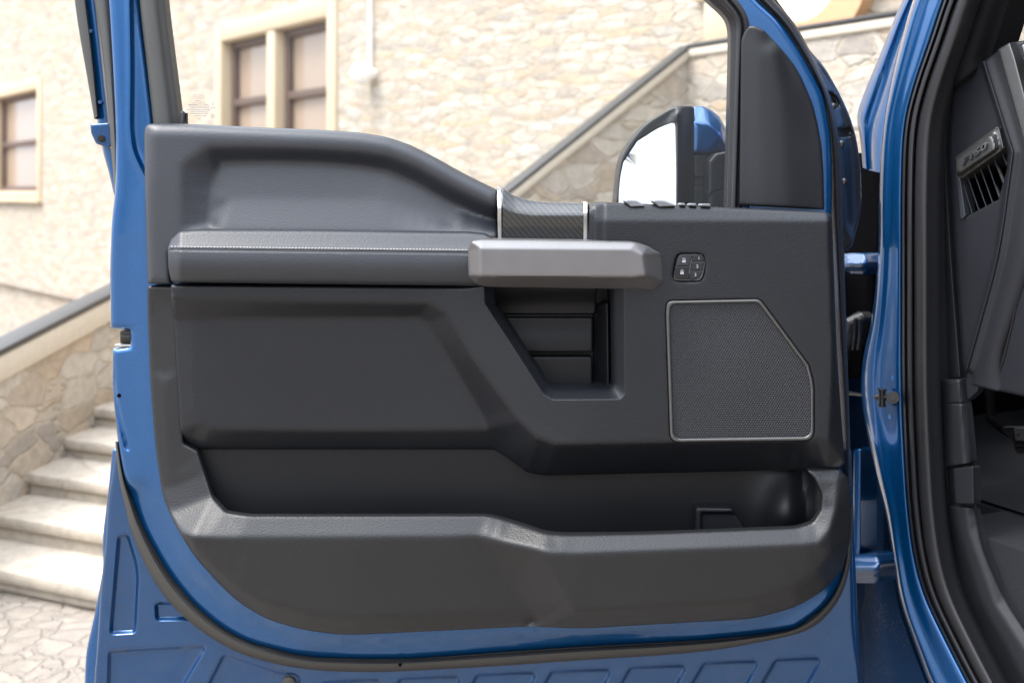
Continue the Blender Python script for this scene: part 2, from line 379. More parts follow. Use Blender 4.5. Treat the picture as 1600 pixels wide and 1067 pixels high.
def tin(lines, blur=2.0, pad=12):
    """piecewise flat facets through polylines of known height: (points, height | [heights] | function, closed)"""
    pts = []; hs = []; ed = []
    for ln in lines:
        pl = np.array([q[:2] for q in ln[0]], float); hv = ln[1]; cl = len(ln) > 2 and ln[2]
        if isinstance(hv, (list, tuple)): hh = np.array(hv, float)
        else: hh = None
        idx = list(range(len(pl))) + ([0] if cl else [])
        q = []; qh = []
        for a, b in zip(idx[:-1], idx[1:]):
            k = max(1, int(np.linalg.norm(pl[b] - pl[a]) / 18))
            for j in range(k):
                t = j / k; q.append(pl[a] * (1 - t) + pl[b] * t)
                if hh is not None: qh.append(hh[a] * (1 - t) + hh[b] * t)
        if not cl:
            q.append(pl[-1])
            if hh is not None: qh.append(hh[-1])
        q = np.array(q)
        if hh is None: qh = hv(q) if callable(hv) else np.full(len(q), float(hv))
        k0 = len(pts); pts += list(q); hs += list(qh); n_ = len(q)
        ed += [(k0 + i, k0 + (i + 1) % n_) for i in range(n_ if cl else n_ - 1)]
    vs, _, fs, ov, _, _ = delaunay_2d_cdt([Vector(p) for p in pts], ed, [], 0, 1e-4)
    V = np.array([v[:] for v in vs]); H = np.zeros(len(V))
    src = np.array(pts)
    for i, o_ in enumerate(ov): H[i] = hs[o_[0]] if len(o_) else hs[int(np.argmin(((src - V[i]) ** 2).sum(1)))]
    x0, y0 = V.min(0) - pad; x1, y1 = V.max(0) + pad; W_ = int(x1 - x0) + 2; H_ = int(y1 - y0) + 2
    G = np.full((H_, W_), np.nan)
    for f in fs:
        if len(f) != 3: continue
        A, B_, C_ = V[list(f)]; ha, hb, hc = H[list(f)]
        ax, bx = int(max(0, min(A[0], B_[0], C_[0]) - x0)), int(max(A[0], B_[0], C_[0]) - x0) + 2
        ay, by = int(max(0, min(A[1], B_[1], C_[1]) - y0)), int(max(A[1], B_[1], C_[1]) - y0) + 2
        X, Y_ = np.meshgrid(np.arange(ax, min(bx, W_)) + x0, np.arange(ay, min(by, H_)) + y0)
        dt = (B_[1] - C_[1]) * (A[0] - C_[0]) + (C_[0] - B_[0]) * (A[1] - C_[1])
        if abs(dt) < 1e-9: continue
        u = ((B_[1] - C_[1]) * (X - C_[0]) + (C_[0] - B_[0]) * (Y_ - C_[1])) / dt; v = ((C_[1] - A[1]) * (X - C_[0]) + (A[0] - C_[0]) * (Y_ - C_[1])) / dt; w3 = 1 - u - v
        m_ = (u >= -1e-3) & (v >= -1e-3) & (w3 >= -1e-3); sub = G[ay:min(by, H_), ax:min(bx, W_)]; sub[m_] = (u * ha + v * hb + w3 * hc)[m_]
    for _ in range(pad * 3):
        nn = np.isnan(G)
        if not nn.any(): break
        Pd = np.pad(G, 1, constant_values=np.nan); st_ = np.stack([Pd[:-2, 1:-1], Pd[2:, 1:-1], Pd[1:-1, :-2], Pd[1:-1, 2:]])
        c_ = (~np.isnan(st_)).sum(0); m_ = np.where(c_ > 0, np.nansum(st_, 0) / np.maximum(c_, 1), np.nan); G[nn] = m_[nn]
    G = np.where(np.isnan(G), np.nanmean(G), G)
    if blur > 0:
        k = int(blur * 3) + 1; ker = np.exp(-.5 * (np.arange(-k, k + 1) / blur) ** 2); ker /= ker.sum()
        Pd = np.pad(G, k, mode='edge'); Pd = sum(ker[i] * Pd[:, i:i + W_] for i in range(2 * k + 1)); G = sum(ker[i] * Pd[i:i + H_] for i in range(2 * k + 1))
    def f(p):
        X = np.clip(p[:, 0] - x0, 0, W_ - 1.001); Y_ = np.clip(p[:, 1] - y0, 0, H_ - 1.001); i = X.astype(int); j = Y_.astype(int); a = X - i; b = Y_ - j
        return (G[j, i] * (1 - a) + G[j, i + 1] * a) * (1 - b) + (G[j + 1, i] * (1 - a) + G[j + 1, i + 1] * a) * b
    return f
def relief(name, outline, hf, m, parent=None, holes=(), step=3.5, r=5, back=0.0, mode='P', ostep=3.0, corner=6, obj=True, raw=False, feats=None, lip=None):
    feats = (feats or []) + getattr(hf, 'feats', [])
    ol = outline if raw else rp(outline, corner, ostep)
    hl = [h if raw else rp(h, corner, ostep) for h in holes]
    loops = [ol] + hl
    area = lambda q: .5 * np.sum(q[:, 0] * np.roll(q[:, 1], -1) - np.roll(q[:, 0], -1) * q[:, 1])
    loops = [(l if area(l) > 0 else l[::-1]) for l in loops]
    allp = [l for l in loops]; edges = []; k = 0
    for l in loops:
        n = len(l); edges += [(k + i, k + (i + 1) % n) for i in range(n)]; k += n
    def dall(p):
        d = dist(p, loops[0])
        for l in loops[1:]: d = np.minimum(d, dist(p, l))
        return d
    def ins(p):
        a = inside(p, loops[0])
        for l in loops[1:]: a &= ~inside(p, l)
        return a
    offs = [.12 * r, .35 * r, .7 * r, 1.15 * r] if r > 0 else []
    for li, l in enumerate(loops):
        t = np.roll(l, -1, 0) - np.roll(l, 1, 0); nrm = np.stack([-t[:, 1], t[:, 0]], 1); nrm /= np.linalg.norm(nrm, axis=1)[:, None] + 1e-9
        if li > 0: nrm = -nrm
        for d in offs:
            q = l + nrm * d; dd = dall(q); q = q[(dd > d * .93) & ins(q)]; allp.append(q)
    mn, mxx = loops[0].min(0), loops[0].max(0)
    gx, gy = np.meshgrid(np.arange(mn[0] + step * .5, mxx[0], step), np.arange(mn[1] + step * .5, mxx[1], step))
    g = np.stack([gx.ravel(), gy.ravel()], 1); g = g[ins(g)]
    if len(g):
        dd = dall(g); g = g[dd > (1.15 * r + step * .45 if r > 0 else step * .5)]
    for poly, wd in feats:
        q = resamp(np.vstack([poly, poly[:1]]), max(8, int(np.sum(np.linalg.norm(np.roll(poly, -1, 0) - poly, axis=1)) / 3)))[:-1]
        if len(g): g = g[dist(g, q) > wd * .5 + step * .35]
        t = np.roll(q, -1, 0) - np.roll(q, 1, 0); nr_ = np.stack([-t[:, 1], t[:, 0]], 1); nr_ /= np.linalg.norm(nr_, axis=1)[:, None] + 1e-9
        for k_ in (-.5, -.25, 0, .25, .5):
            c_ = q + nr_ * wd * k_; c_ = c_[(dist(c_, q) > abs(k_) * wd * .9) & ins(c_)]
            if len(c_): c_ = c_[dall(c_) > max(1.2, 0 * r)]
            if len(c_): allp.append(c_)
    allp.append(g); pts = np.concatenate([a for a in allp if len(a)])
    vs, _, fs, _, _, _ = delaunay_2d_cdt([Vector(p) for p in pts], edges, [], 0, 1e-4)
    V = np.array([v[:] for v in vs]); Fc = np.array([f for f in fs if len(f) == 3])
    cen = V[Fc].mean(1); Fc = Fc[ins(cen)]
    h = hf(V) if callable(hf) else np.full(len(V), float(hf))
    d = dall(V); rad = r * .001
    if r > 0:
        t = np.clip(1 - d / r, 0, 1); h = h - rad * (1 - np.sqrt(np.clip(1 - t * t, 0, 1)))
    W3 = mapv(mode, V[:, 0], V[:, 1], h)
    tri = [tuple(int(i) for i in f) for f in Fc]
    # orient towards the viewer: y pixel axis points down, so flip
    a = V[Fc[0]]; ar = (a[1, 0] - a[0, 0]) * (a[2, 1] - a[0, 1]) - (a[2, 0] - a[0, 0]) * (a[1, 1] - a[0, 1])
    if ar > 0: tri = [f[::-1] for f in tri]
    verts = [tuple(v) for v in W3]
    # skirt
    from collections import Counter
    ec = {}
    for f in tri:
        for i in range(3):
            e = (f[i], f[(i + 1) % 3]); ec[e] = 1
    bd = MAPS[mode][1]; idx = {}
    def bk(i):
        if i not in idx:
            idx[i] = len(verts); dpt = h[i] - back
            if lip is not None and lip(V[i]): dpt = min(dpt, .007)
            verts.append(tuple(Vector(W3[i]) + bd * max(dpt, .0015)))
        return idx[i]
    for (a_, b_) in list(ec):
        if (b_, a_) not in ec: tri.append((b_, a_, bk(a_), bk(b_)))
    if not obj: return verts, tri
    return mesh_obj(name, verts, tri, m, parent)
def resamp(pl, n, byy=False):
    pl = np.array(pl, float)
    if byy:
        y = np.linspace(pl[0, 1], pl[-1, 1], n); return np.stack([np.interp(y, pl[:, 1], pl[:, 0]), y], 1)
    s = np.concatenate([[0], np.cumsum(np.linalg.norm(np.diff(pl, axis=0), axis=1))]); t = np.linspace(0, s[-1], n)
    return np.stack([np.interp(t, s, pl[:, 0]), np.interp(t, s, pl[:, 1])], 1)
def smoothpl(pl, it=3):
    pl = np.array(pl, float)
    for _ in range(it):
        q = [pl[0]]
        for a, b in zip(pl[:-1], pl[1:]): q += [a * .75 + b * .25, a * .25 + b * .75]
        q.append(pl[-1]); pl = np.array(q)
    return pl
def loft(name, rails, m, parent=None, n=90, mode='B', back=.02, byy=False, sub=1, obj=True):
    """rails: (polyline, h) across the strip, from left to right"""
    cols = []
    for pl, h in rails:
        q = resamp(smoothpl(pl), n, byy); hh = np.full(n, h) if not isinstance(h, (list, tuple)) else np.interp(np.linspace(0, 1, n), np.linspace(0, 1, len(h)), h)
        cols.append(np.column_stack([q, hh]))
    A = np.stack(cols)                       # k,n,3
    if sub > 1:
        k = len(A); out_ = []
        for i in range(k - 1):
            p0, p1, p2, p3 = A[max(i - 1, 0)], A[i], A[i + 1], A[min(i + 2, k - 1)]
            for j in range(sub):
                t = j / sub
                out_.append(.5 * ((2 * p1) + (-p0 + p2) * t + (2 * p0 - 5 * p1 + 4 * p2 - p3) * t * t + (-p0 + 3 * p1 - 3 * p2 + p3) * t ** 3))
        out_.append(A[-1]); A = np.stack(out_)
    k = len(A); W3 = mapv(mode, A[..., 0], A[..., 1], A[..., 2])
    bd = np.array(MAPS[mode][1])
    W3 = np.concatenate([W3[:1] + bd * back, W3, W3[-1:] + bd * back]); k += 2
    V = W3.reshape(-1, 3); fs = []
    for i in range(k - 1):
        for j in range(n - 1):
            a = i * n + j; fs.append((a, a + 1, a + n + 1, a + n))
    if not obj: return V, fs
    return mesh_obj(name, V, fs, m, parent, sharp=50)
def shift(pl, dx, dy=0): return [(p[0] + dx, p[1] + dy) for p in pl]
def text_mesh(body, size, place, name, m, parent, ext=.0006, shear=0, align='CENTER', mirror=False, bold=0):
    cu = bpy.data.curves.new('t', 'FONT'); cu.body = body; cu.size = size; cu.extrude = ext; cu.align_x = align; cu.align_y = 'CENTER'
    cu.shear = shear; cu.offset = bold
    to = bpy.data.objects.new('t', cu); C.objects.link(to); bpy.context.view_layer.update()
    me = bpy.data.meshes.new_from_object(to.evaluated_get(bpy.context.evaluated_depsgraph_get()))
    bpy.data.objects.remove(to); bpy.data.curves.remove(cu)
    for v in me.vertices:
        x, y, z = v.co
        v.co = place(-x if mirror else x, y, z)
    me.name = name; me.materials.clear(); me.materials.append(M[m]); me.update()
    return link(bpy.data.objects.new(name, me), parent)
def thing(name, label, cat, loc=(0, 0, 0), group=None):
    o = bpy.data.objects.new(name, None); o.empty_display_size = .2; C.objects.link(o); o.location = loc
    o['label'] = label; o['category'] = cat
    if group: o['group'] = group
    bpy.context.view_layer.update(); return o
def tag(o, label=None, cat=None, kind=None):
    if label: o['label'] = label
    if cat: o['category'] = cat
    if kind: o['kind'] = kind
    return o

# ================================================================== SETTING
# paving in front; behind the left parapet the ground drops to a lower yard along the building
outer = [(-60, -40), (60, -40), (60, 60), (-60, 60)]; pitq = [(-2.04, .95), (-1.80, 2.4), (-1.52, 3.95), (-1.40, 6.9), (-16, 24), (-20, 16), (-8, .95)]
pv = [Vector(p) for p in outer + pitq]; ev = [(i, (i + 1) % 4) for i in range(4)] + [(4 + i, 4 + (i + 1) % 7) for i in range(7)]
vs_, _, fs_, _, _, _ = delaunay_2d_cdt(pv, ev, [], 0, 1e-5)
fc_ = []
for f_ in fs_:
    cx_ = sum(vs_[i][0] for i in f_) / len(f_); cy_ = sum(vs_[i][1] for i in f_) / len(f_); c_ = 0
    for (xa, ya), (xb, yb) in zip(pitq, pitq[1:] + pitq[:1]):
        if (ya > cy_) != (yb > cy_) and cx_ < (xb - xa) * (cy_ - ya) / (yb - ya) + xa: c_ ^= 1
    if not c_: fc_.append(tuple(f_))
tag(mesh_obj('ground', [(v[0], v[1], 0) for v in vs_], fc_, 'paving', smooth=False), kind='structure')
g = MB(); g.add([(x_, y_, -1.2) for x_, y_ in pitq], [tuple(range(7))]); k7 = len(g.v)
for (xa, ya), (xb, yb) in [e_ for i_, e_ in enumerate(zip(pitq, pitq[1:] + pitq[:1])) if i_ != 3]: g.add([(xa, ya, 0), (xb, yb, 0), (xb, yb, -1.2), (xa, ya, -1.2)], [(0, 1, 2, 3)])
tag(g.build('lower_yard', 'paving', smooth=False), kind='structure')

# building wall: starts at camera depth 7 on the axis, recedes to the left
WD = (-.646, .763)
def wall_T(ox, oy):
    def T(s, n, z):      # s along (to the left/away), n outwards (towards camera), z up
        return (ox + s * WD[0] - n * WD[1], oy - CD + s * WD[1] + n * WD[0], z)
    return T
def wall_px(px, py, ox=0., oy=7.):
    rx = (px - 800) / F
    s = (rx * oy - ox) / (WD[0] - rx * WD[1]); D = oy + s * WD[1]
    return s, CZ - (py - HY) / F * D
def wobj(o, ox, oy):
    """give a wall built in (s,n,z) its own local frame"""
    o.matrix_local = Matrix(((WD[0], -WD[1], 0, ox), (WD[1], WD[0], 0, oy - CD), (0, 0, 1, 0), (0, 0, 0, 1)))
    return o
building = thing('stone_building', 'tall pale rubble stone building with mullioned windows behind the open truck door', 'building', (0, 0, 0))
def wbuild(mb, name, m, parent, bevel=0, ox=0., oy=7., smooth=False):
    o = mb.build(name, m, parent, smooth=smooth, bevel=bevel)
    bm = bmesh.new(); bm.from_mesh(o.data); bmesh.ops.recalc_face_normals(bm, faces=bm.faces); bm.to_mesh(o.data); bm.free()
    return wobj(o, ox, oy)
# openings (s0,s1,z0,z1)
def rect(x0, x1, yt, yb_z, xa):
    s1, _ = wall_px(x0, 0); s0, _ = wall_px(x1, 0); _, z1 = wall_px(xa, yt); return [s0, s1, yb_z, z1]
winA = rect(346, 518, 40, 1.32, 430); winB = rect(-8, 62, 140, wall_px(40, 301)[1], 40)
sA = (winA[0] + winA[1]) / 2
ops = [winA, winB]
ss = sorted({-9., 24.} | {o[0] for o in ops} | {o[1] for o in ops}); zz = sorted({-1.3, 8.} | {o[2] for o in ops} | {o[3] for o in ops})
wmb = MB()
for a, b in zip(ss[:-1], ss[1:]):
    for c, d in zip(zz[:-1], zz[1:]):
        if any(o[0] - 1e-6 <= a and b <= o[1] + 1e-6 and o[2] - 1e-6 <= c and d <= o[3] + 1e-6 for o in ops): continue
        wmb.add([(a, 0, c), (b, 0, c), (b, 0, d), (a, 0, d)], [(0, 1, 2, 3)])
wmb.box(-9, 24, -1.2, -.6, 0, 8)
wbuild(wmb, 'wall', 'rubble', building)
def window(o4, lights, tr):
    s0, s1, z0, z1 = o4
    f = MB(); t = .13
    f.box(s0 - .10, s0 + .04, -.35, .03, z0 - .08, z1 + .13); f.box(s1 - .04, s1 + .10, -.35, .03, z0 - .08, z1 + .13)
    f.box(s0 + .041, s1 - .041, -.35, .028, z1 - .04, z1 + .13); f.box(s0 - .13, s1 + .13, -.35, .07, z0 - .14, z0 - .081)
    f.box(s0 + .041, s1 - .041, -.35, .026, z0 - .08, z0 + .02)
    w_ = (s1 - s0) / lights
    for i in range(1, lights): f.box(s0 + w_ * i - .075, s0 + w_ * i + .075, -.3, .02, z0 + .021, z1 - .041)
    fo = wbuild(f, 'window', 'ashlar', building, bevel=.02)
    fr = MB(); pn = MB()
    for i in range(lights):
        a = s0 + w_ * i + (.075 if i else .04); b = s0 + w_ * (i + 1) - (.075 if i < lights - 1 else .04)
        for q in ((a, a + .07, z0, z1), (b - .07, b, z0, z1)): fr.box(q[0], q[1], -.17, -.08, q[2], q[3])
        for zc in (z0 + .05, tr, z1 - .07): fr.box(a + .071, b - .071, -.165, -.075, zc - .035, zc + .035)
        pn.box(a + .01, b - .01, -.15, -.13, z0, z1)
    q = wbuild(fr, 'frame', 'wood', fo, bevel=.008); q.matrix_local = Matrix()
    q = wbuild(pn, 'pane', 'pane', fo); q.matrix_local = Matrix()
window(winA, 2, wall_px(430, 150)[1]); window(winB, 1, wall_px(40, 222)[1])
# dressed stone jamb seen left of the sail panel and the round window above the landing
j = MB(); a, _ = wall_px(1150, 0); b, _ = wall_px(1106, 0)
for i in range(12): j.box(a, b + (.07 if i % 2 else 0), -.05, .035, 1.5 + i * .27, 1.5 + i * .27 + .262)
wbuild(j, 'quoin', 'ashlar', building, bevel=.01)
cs, cz = wall_px(1268, -28)
rw = MB(); n = 48
def ringpts(r0, nn): return [(cs + math.cos(2 * math.pi * i / n) * r0, nn, cz + math.sin(2 * math.pi * i / n) * r0) for i in range(n)]
rr_ = [ringpts(.20, .02), ringpts(.20, .09), ringpts(.36, .09), ringpts(.36, 0)]
rw.add(sum(rr_, []), [(k * n + i, k * n + (i + 1) % n, (k + 1) * n + (i + 1) % n, (k + 1) * n + i) for k in range(3) for i in range(n)])
M['terracotta'] = simple('warm_arch_stone', (.60, .38, .22), .85, spec=.2)
ro = wbuild(rw, 'round_window', 'terracotta', building, smooth=True)
rg = MB(); rg.add(ringpts(.2, .025), [tuple(range(n))]); q = wbuild(rg, 'round_pane', 'white', ro); q.matrix_local = Matrix()
# drain mark board on the wall: narrow vertical pipe

# unseen stone block added behind the camera to cut low sky light
cw = MB(); cw.box(3.5, 18, -9.2, -8.4, 0, 7.5); co_ = cw.build('unseen_sky_block', 'rubble', building, smooth=False)
# wall lamp
s_, z_ = wall_px(566, 115, -.0763, 6.935); T = wall_T(0, 7.)
lamp = thing('wall_lamp', 'white globe lamp with a thin white conduit on the stone wall', 'lamp', T(s_, .1, z_))
def ll(p): return T(s_ + p[0], p[1], z_ + p[2])
gm = MB(); ns, nr = 20, 12
vs = [ll((.088 * math.sin(math.pi * i / nr) * math.cos(2 * math.pi * k / ns), .10 + .088 * math.sin(math.pi * i / nr) * math.sin(2 * math.pi * k / ns), .088 * math.cos(math.pi * i / nr))) for i in range(nr + 1) for k in range(ns)]
gm.add(vs, [(i * ns + k, i * ns + (k + 1) % ns, (i + 1) * ns + (k + 1) % ns, (i + 1) * ns + k) for i in range(nr) for k in range(ns)])
gm.build('globe', 'white', lamp)
rm = MB(); rm.tube([ll((0, .03, .06)), ll((0, .03, 1.6))], .014); rm.build('conduit', 'white', lamp)
bm_ = MB(); bm_.tube([ll((0, 0, 0)), ll((0, .05, 0))], .045, 16); bm_.build('mount', 'white', lamp)

# near parapets ------------------------------------------------------
# parapet behind the mirror: sloping part then level part parallel with the building
P0 = (-.10, 4.95); P1 = (.905, 5.60)                  # plan (x, camera depth)
def zat(py, D): return CZ - (py - HY) / F * D
def px_at(px, D): return ((px - 800) / F * D, D)
A0 = px_at(600, 4.55); A1 = px_at(785, 4.95); A2 = px_at(1075, 5.6); A3 = (A2[0] + .705 * 2.2, A2[1] - 1.04 * 2.2)
z1, z2 = zat(283, A1[1]), zat(68, A2[1]); z0 = z1 - (z2 - z1) * .62
stair_wall = thing('parapet_wall', 'rubble stone parapet with sloping pale coping rising behind the side mirror', 'parapet', (A2[0], A2[1] - CD, 0))
def seg_wall(pa, pb, za, zb, th, mb, zlow=0., zoff=0.):
    (xa, da), (xb, db) = pa, pb; v = Vector((xb - xa, db - da)).normalized(); nrm = Vector((v.y, -v.x)) * th
    q = [(xa, da - CD), (xb, db - CD), (xb - nrm.x, db - CD - nrm.y), (xa - nrm.x, da - CD - nrm.y)]
    mb.hexa([(p[0], p[1], zlow if not callable(zlow) else zlow(i)) for i, p in enumerate(q)] + [(q[0][0], q[0][1], za), (q[1][0], q[1][1], zb), (q[2][0], q[2][1], zb), (q[3][0], q[3][1], za)])
    return nrm
def wall_in_frame(pa, pb, za, zb, th, name, parent, cop=.10, rail=True, m='rubble_big', rm='rail'):
    """one straight stretch of parapet: stones, coping, hand rail, in the wall's own frame so the stone courses run along it"""
    v = Vector((pb[0] - pa[0], pb[1] - pa[1])); L = v.length; v.normalize()
    Mx = Matrix(((v.x, -v.y, 0, pa[0]), (v.y, v.x, 0, pa[1] - CD), (0, 0, 1, 0), (0, 0, 0, 1)))
    base = Matrix.Translation(-parent.location) @ Mx
    a = MB(); a.add([(0, 0, -1.25), (L, 0, -1.25), (L, th, -1.25), (0, th, -1.25), (0, 0, za - cop), (L, 0, zb - cop), (L, th, zb - cop), (0, th, za - cop)],
                    [(0, 3, 2, 1), (4, 5, 6, 7), (0, 1, 5, 4), (1, 2, 6, 5), (2, 3, 7, 6), (3, 0, 4, 7)])
    o = a.build(name, m, parent, smooth=False); o.matrix_local = base
    c = MB(); ov = .015
    c.hexa([(0, -ov, za - cop), (L, -ov, zb - cop), (L, th + ov, zb - cop), (0, th + ov, za - cop), (0, -ov, za), (L, -ov, zb), (L, th + ov, zb), (0, th + ov, za)])
    o = c.build('coping', 'coping', parent, bevel=.012); o.matrix_local = base
    if rail:
        t = MB(); t.hexa([(0, -.02, za + .002), (L, -.02, zb + .002), (L, th + .02, zb + .002), (0, th + .02, za + .002), (0, -.02, za + .024), (L, -.02, zb + .024), (L, th + .02, zb + .024), (0, th + .02, za + .024)])
        o = t.build('rail', rm, parent, bevel=.008); o.matrix_local = base
wall_in_frame(A0, A2, z0 - .03, z2 - .03, .04, 'sloping_wall', stair_wall, cop=.055)
wall_in_frame(A2, A3, z2 - .03, z2 - .03, .04, 'level_wall', stair_wall, cop=.045)
# parapet at the left above the steps
def lw(D): return (-1.85 + .161 * (D - 3.93), D)
def lz(D): return .745 + .129 / .74 * (D - 3.93)
L0 = lw(2.6); L1 = lw(5.6); zl0, zl1 = lz(2.6) - .03, lz(5.6) - .03
stair_l = thing('stair_parapet', 'low rubble wall with thick pale coping rising beside the steps at far left', 'parapet', (L0[0], L0[1] - CD, 0))
wall_in_frame(L0, L1, zl0, zl1, .07, 'sloping_wall', stair_l, cop=.10, rm='rail')
# steps
sdv = Vector((-.913, .408))
steps = thing('stone_steps', 'broad worn pale stone steps rising at lower left', 'steps', (-1.6, 2.0, 0))
for i, (D, top) in enumerate([(3.33, .08), (3.62, .165), (3.93, .245), (4.24, .32), (4.52, .40), (4.8, .475)]):
    xr, yr = (165 - 800) / F * D, D
    def ST(s, n, z): return (xr + s * sdv.x + n * .408, yr - CD + s * sdv.y + n * .913, z)
    sl = (xr - lw(D + .1)[0]) / .913 + .05
    a = MB(); a.box(-1.0, sl, .02, 1.6, 0, top - .045, ST); a.box(-1.0, sl, 0, 1.6, top - .044, top, ST)
    a.build('step', 'step', steps, bevel=.014)

# ================================================================== TRUCK
truck = thing('pickup_truck', 'blue pickup truck with its driver door swung wide open', 'pickup truck', (.9, .3, 0))

# ---------- door: blue inner frame
fl = [(150, -200, 20), (170, 0), (176, 100), (181, 200), (181, 290), (174, 350), (172, 420), (173, 513, 1), (203, 516, 1), (203, 541, 1), (176, 545, 1),
      (176, 610), (184, 690), (193, 745), (205, 780), (224, 829), (261, 895), (301, 944), (344, 981), (387, 1004), (474, 1027), (560, 1030), (640, 1030), (800, 1018),
      (900, 1011), (1093, 1001), (1192, 992), (1244, 982), (1289, 948), (1313, 913), (1323, 865), (1320, 800), (1308, 740), (1300, 560), (1294, 400), (1300, 331), (1300, 255), (1298, 207), (1287, 150),
      (1273, 121), (1250, 80), (1218, 32), (1182, 0), (1120, -70), (1000, -140), (850, -185), (500, -215)]
hole = [(214, -130, 12), (217, 0), (240, 192), (243, 260, 8), (700, 345), (1130, 350, 8), (1168, 340, 8), (1164, 60), (1148, 20), (1095, -40), (960, -105), (830, -135), (500, -150)]
pit = rp([(205, -160), (204, 0), (206, 100), (205, 200), (209, 235), (224, 268), (260, 330), (300, 350), (500, 400), (500, -160)], 30)
hf = emb(zones([(rp([(240, 300), (245, 700), (330, 880), (500, 975), (1000, 965), (1280, 900), (1290, 340), (600, 300)], 20, 20), .004),
                ([(205, 780), (261, 895), (344, 981), (474, 1027), (640, 1030), (900, 1011), (1192, 992), (1313, 913)], -.016, 'line'),
                ([(185, -100), (195, 200), (190, 500), (195, 640), (215, 740)], .0, 'line')]), [(pit, .010, 9)])
channel_ = rp([(178, 560), (181, 610), (192, 660), (203, 705), (196, 700), (184, 655), (176, 600)], 3)
hf = emb(hf, [(channel_, .004, 6)])
_hf0 = hf
def hf(p): return _hf0(p) + .0028 * np.exp(-((dist(p, pit) / 5) ** 2))
hf.feats = _hf0.feats + [(pit, 22)]
door = relief('door', fl, hf, 'blue', truck, holes=[hole], step=6, r=9, back=-.045, ostep=4)
# outer sheet below and outside the seal
ol2 = [(183, 690), (176, 740), (169, 780), (165, 852), (157, 924), (153, 996), (147, 1067), (140, 1200, 30), (1340, 1200, 30), (1346, 1067), (1334, 985), (1333, 920), (1332, 860), (1328, 700), (1200, 690), (300, 690)]
pr = [rp([(186, 838), (200, 836), (216, 890), (211, 987), (173, 989)], 5), rp([(244, 942), (300, 942), (300, 966), (245, 967)], 4),
      rp([(171, 1018), (322, 1009), (250, 1130), (168, 1130)], 4), rp([(350, 1022), (440, 1052), (470, 1058), (420, 1150), (285, 1150)], 8)]
for (xa, xb, yy) in ((506, 600, 1061), (626, 722, 1056), (746, 840, 1050), (862, 957, 1045), (985, 1074, 1039), (1100, 1187, 1032), (1212, 1285, 1027)):
    pr.append(rp([(xa, yy + 4), (xb, yy), (xb - 56, yy + 96), (xa - 56, yy + 100)], 7))
skin = relief('inner_skin', ol2, emb(-.030, [(p_, .008, 7) for p_ in pr]), 'blue_dirty', door, step=4, r=5, back=-.06, ostep=4)
# outer skin edge beyond it
ol3 = [(176, 700), (169, 770), (162, 826), (160, 850, 3), (162, 884), (150, 950), (134, 1020, 4), (132, 1067), (130, 1240, 30), (1290, 1240, 30), (1345, 1100), (1338, 900), (1330, 700)]
relief('outer_skin', ol3, -.085, 'blue', door, step=20, r=6, back=-.125, ostep=4)
# door seal: sweeps round under the panel and up the front edge
sl_up = [(184, 690), (193, 745), (205, 780), (224, 829), (261, 895), (301, 944), (344, 981), (387, 1004), (474, 1027), (560, 1030), (640, 1030), (800, 1018), (900, 1011), (1093, 1001), (1192, 992), (1244, 982), (1289, 948), (1313, 910), (1324, 865), (1326, 790)]
sl_lo = [(180, 690), (185, 745), (193, 780), (206, 837), (238, 906), (272, 952), (330, 998), (387, 1027), (474, 1046), (560, 1050), (640, 1048), (800, 1039), (900, 1031), (1093, 1020), (1210, 999), (1268, 984), (1302, 952), (1322, 915), (1331, 865), (1333, 790)]
mid = lambda a, b, t: [((p[0] * (1 - t) + q[0] * t), (p[1] * (1 - t) + q[1] * t)) for p, q in zip(a, b)]
loft('weatherstrip', [(mid(sl_up, sl_lo, t), h) for t, h in ((-.15, -.024), (.05, -.024), (.12, -.014), (.35, -.006), (.7, -.008), (.92, -.016), (1, -.027))][::-1], 'rubber_brown', door, 160, 'P', .006, sub=2)
# window channels
def strip(name, a, b, prof, m, parent, n=70, mode='P', back=.02): return loft(name, [(mid(a, b, t), h) for t, h in prof], m, parent, n, mode, back, sub=3)
strip('window_channel', [(206, -150), (217, 0), (229, 100), (240, 197), (242, 230)], [(246, -150), (258, 0), (270, 95), (283, 197), (286, 230)],
      ((0, -.012), (.08, .004), (.35, .008), (.6, .006), (.72, -.002), (.95, -.010), (1, -.03)), 'rubber_grey', door)
strip('window_channel', [(1000, -110), (1060, -50), (1104, 0), (1128, 20), (1139, 36), (1141, 60), (1139, 150), (1134, 335)],
      [(1040, -122), (1100, -60), (1152, 0), (1166, 20), (1172, 40), (1168, 66), (1164, 150), (1158, 335)],
      ((0, -.03), (.03, -.012), (.22, -.006), (.3, -.004), (.42, .006), (.6, .008), (.68, .001), (.8, .006), (1, .004)), 'rubber', door, 110)
strip('window_channel', [(206, -150), (250, -165), (500, -172), (830, -157), (960, -127), (1010, -100)], [(246, -140), (270, -140), (500, -147), (820, -130), (940, -100), (1000, -80)],
      ((0, -.006), (.3, .006), (.8, .004), (1, -.03)), 'rubber', door)
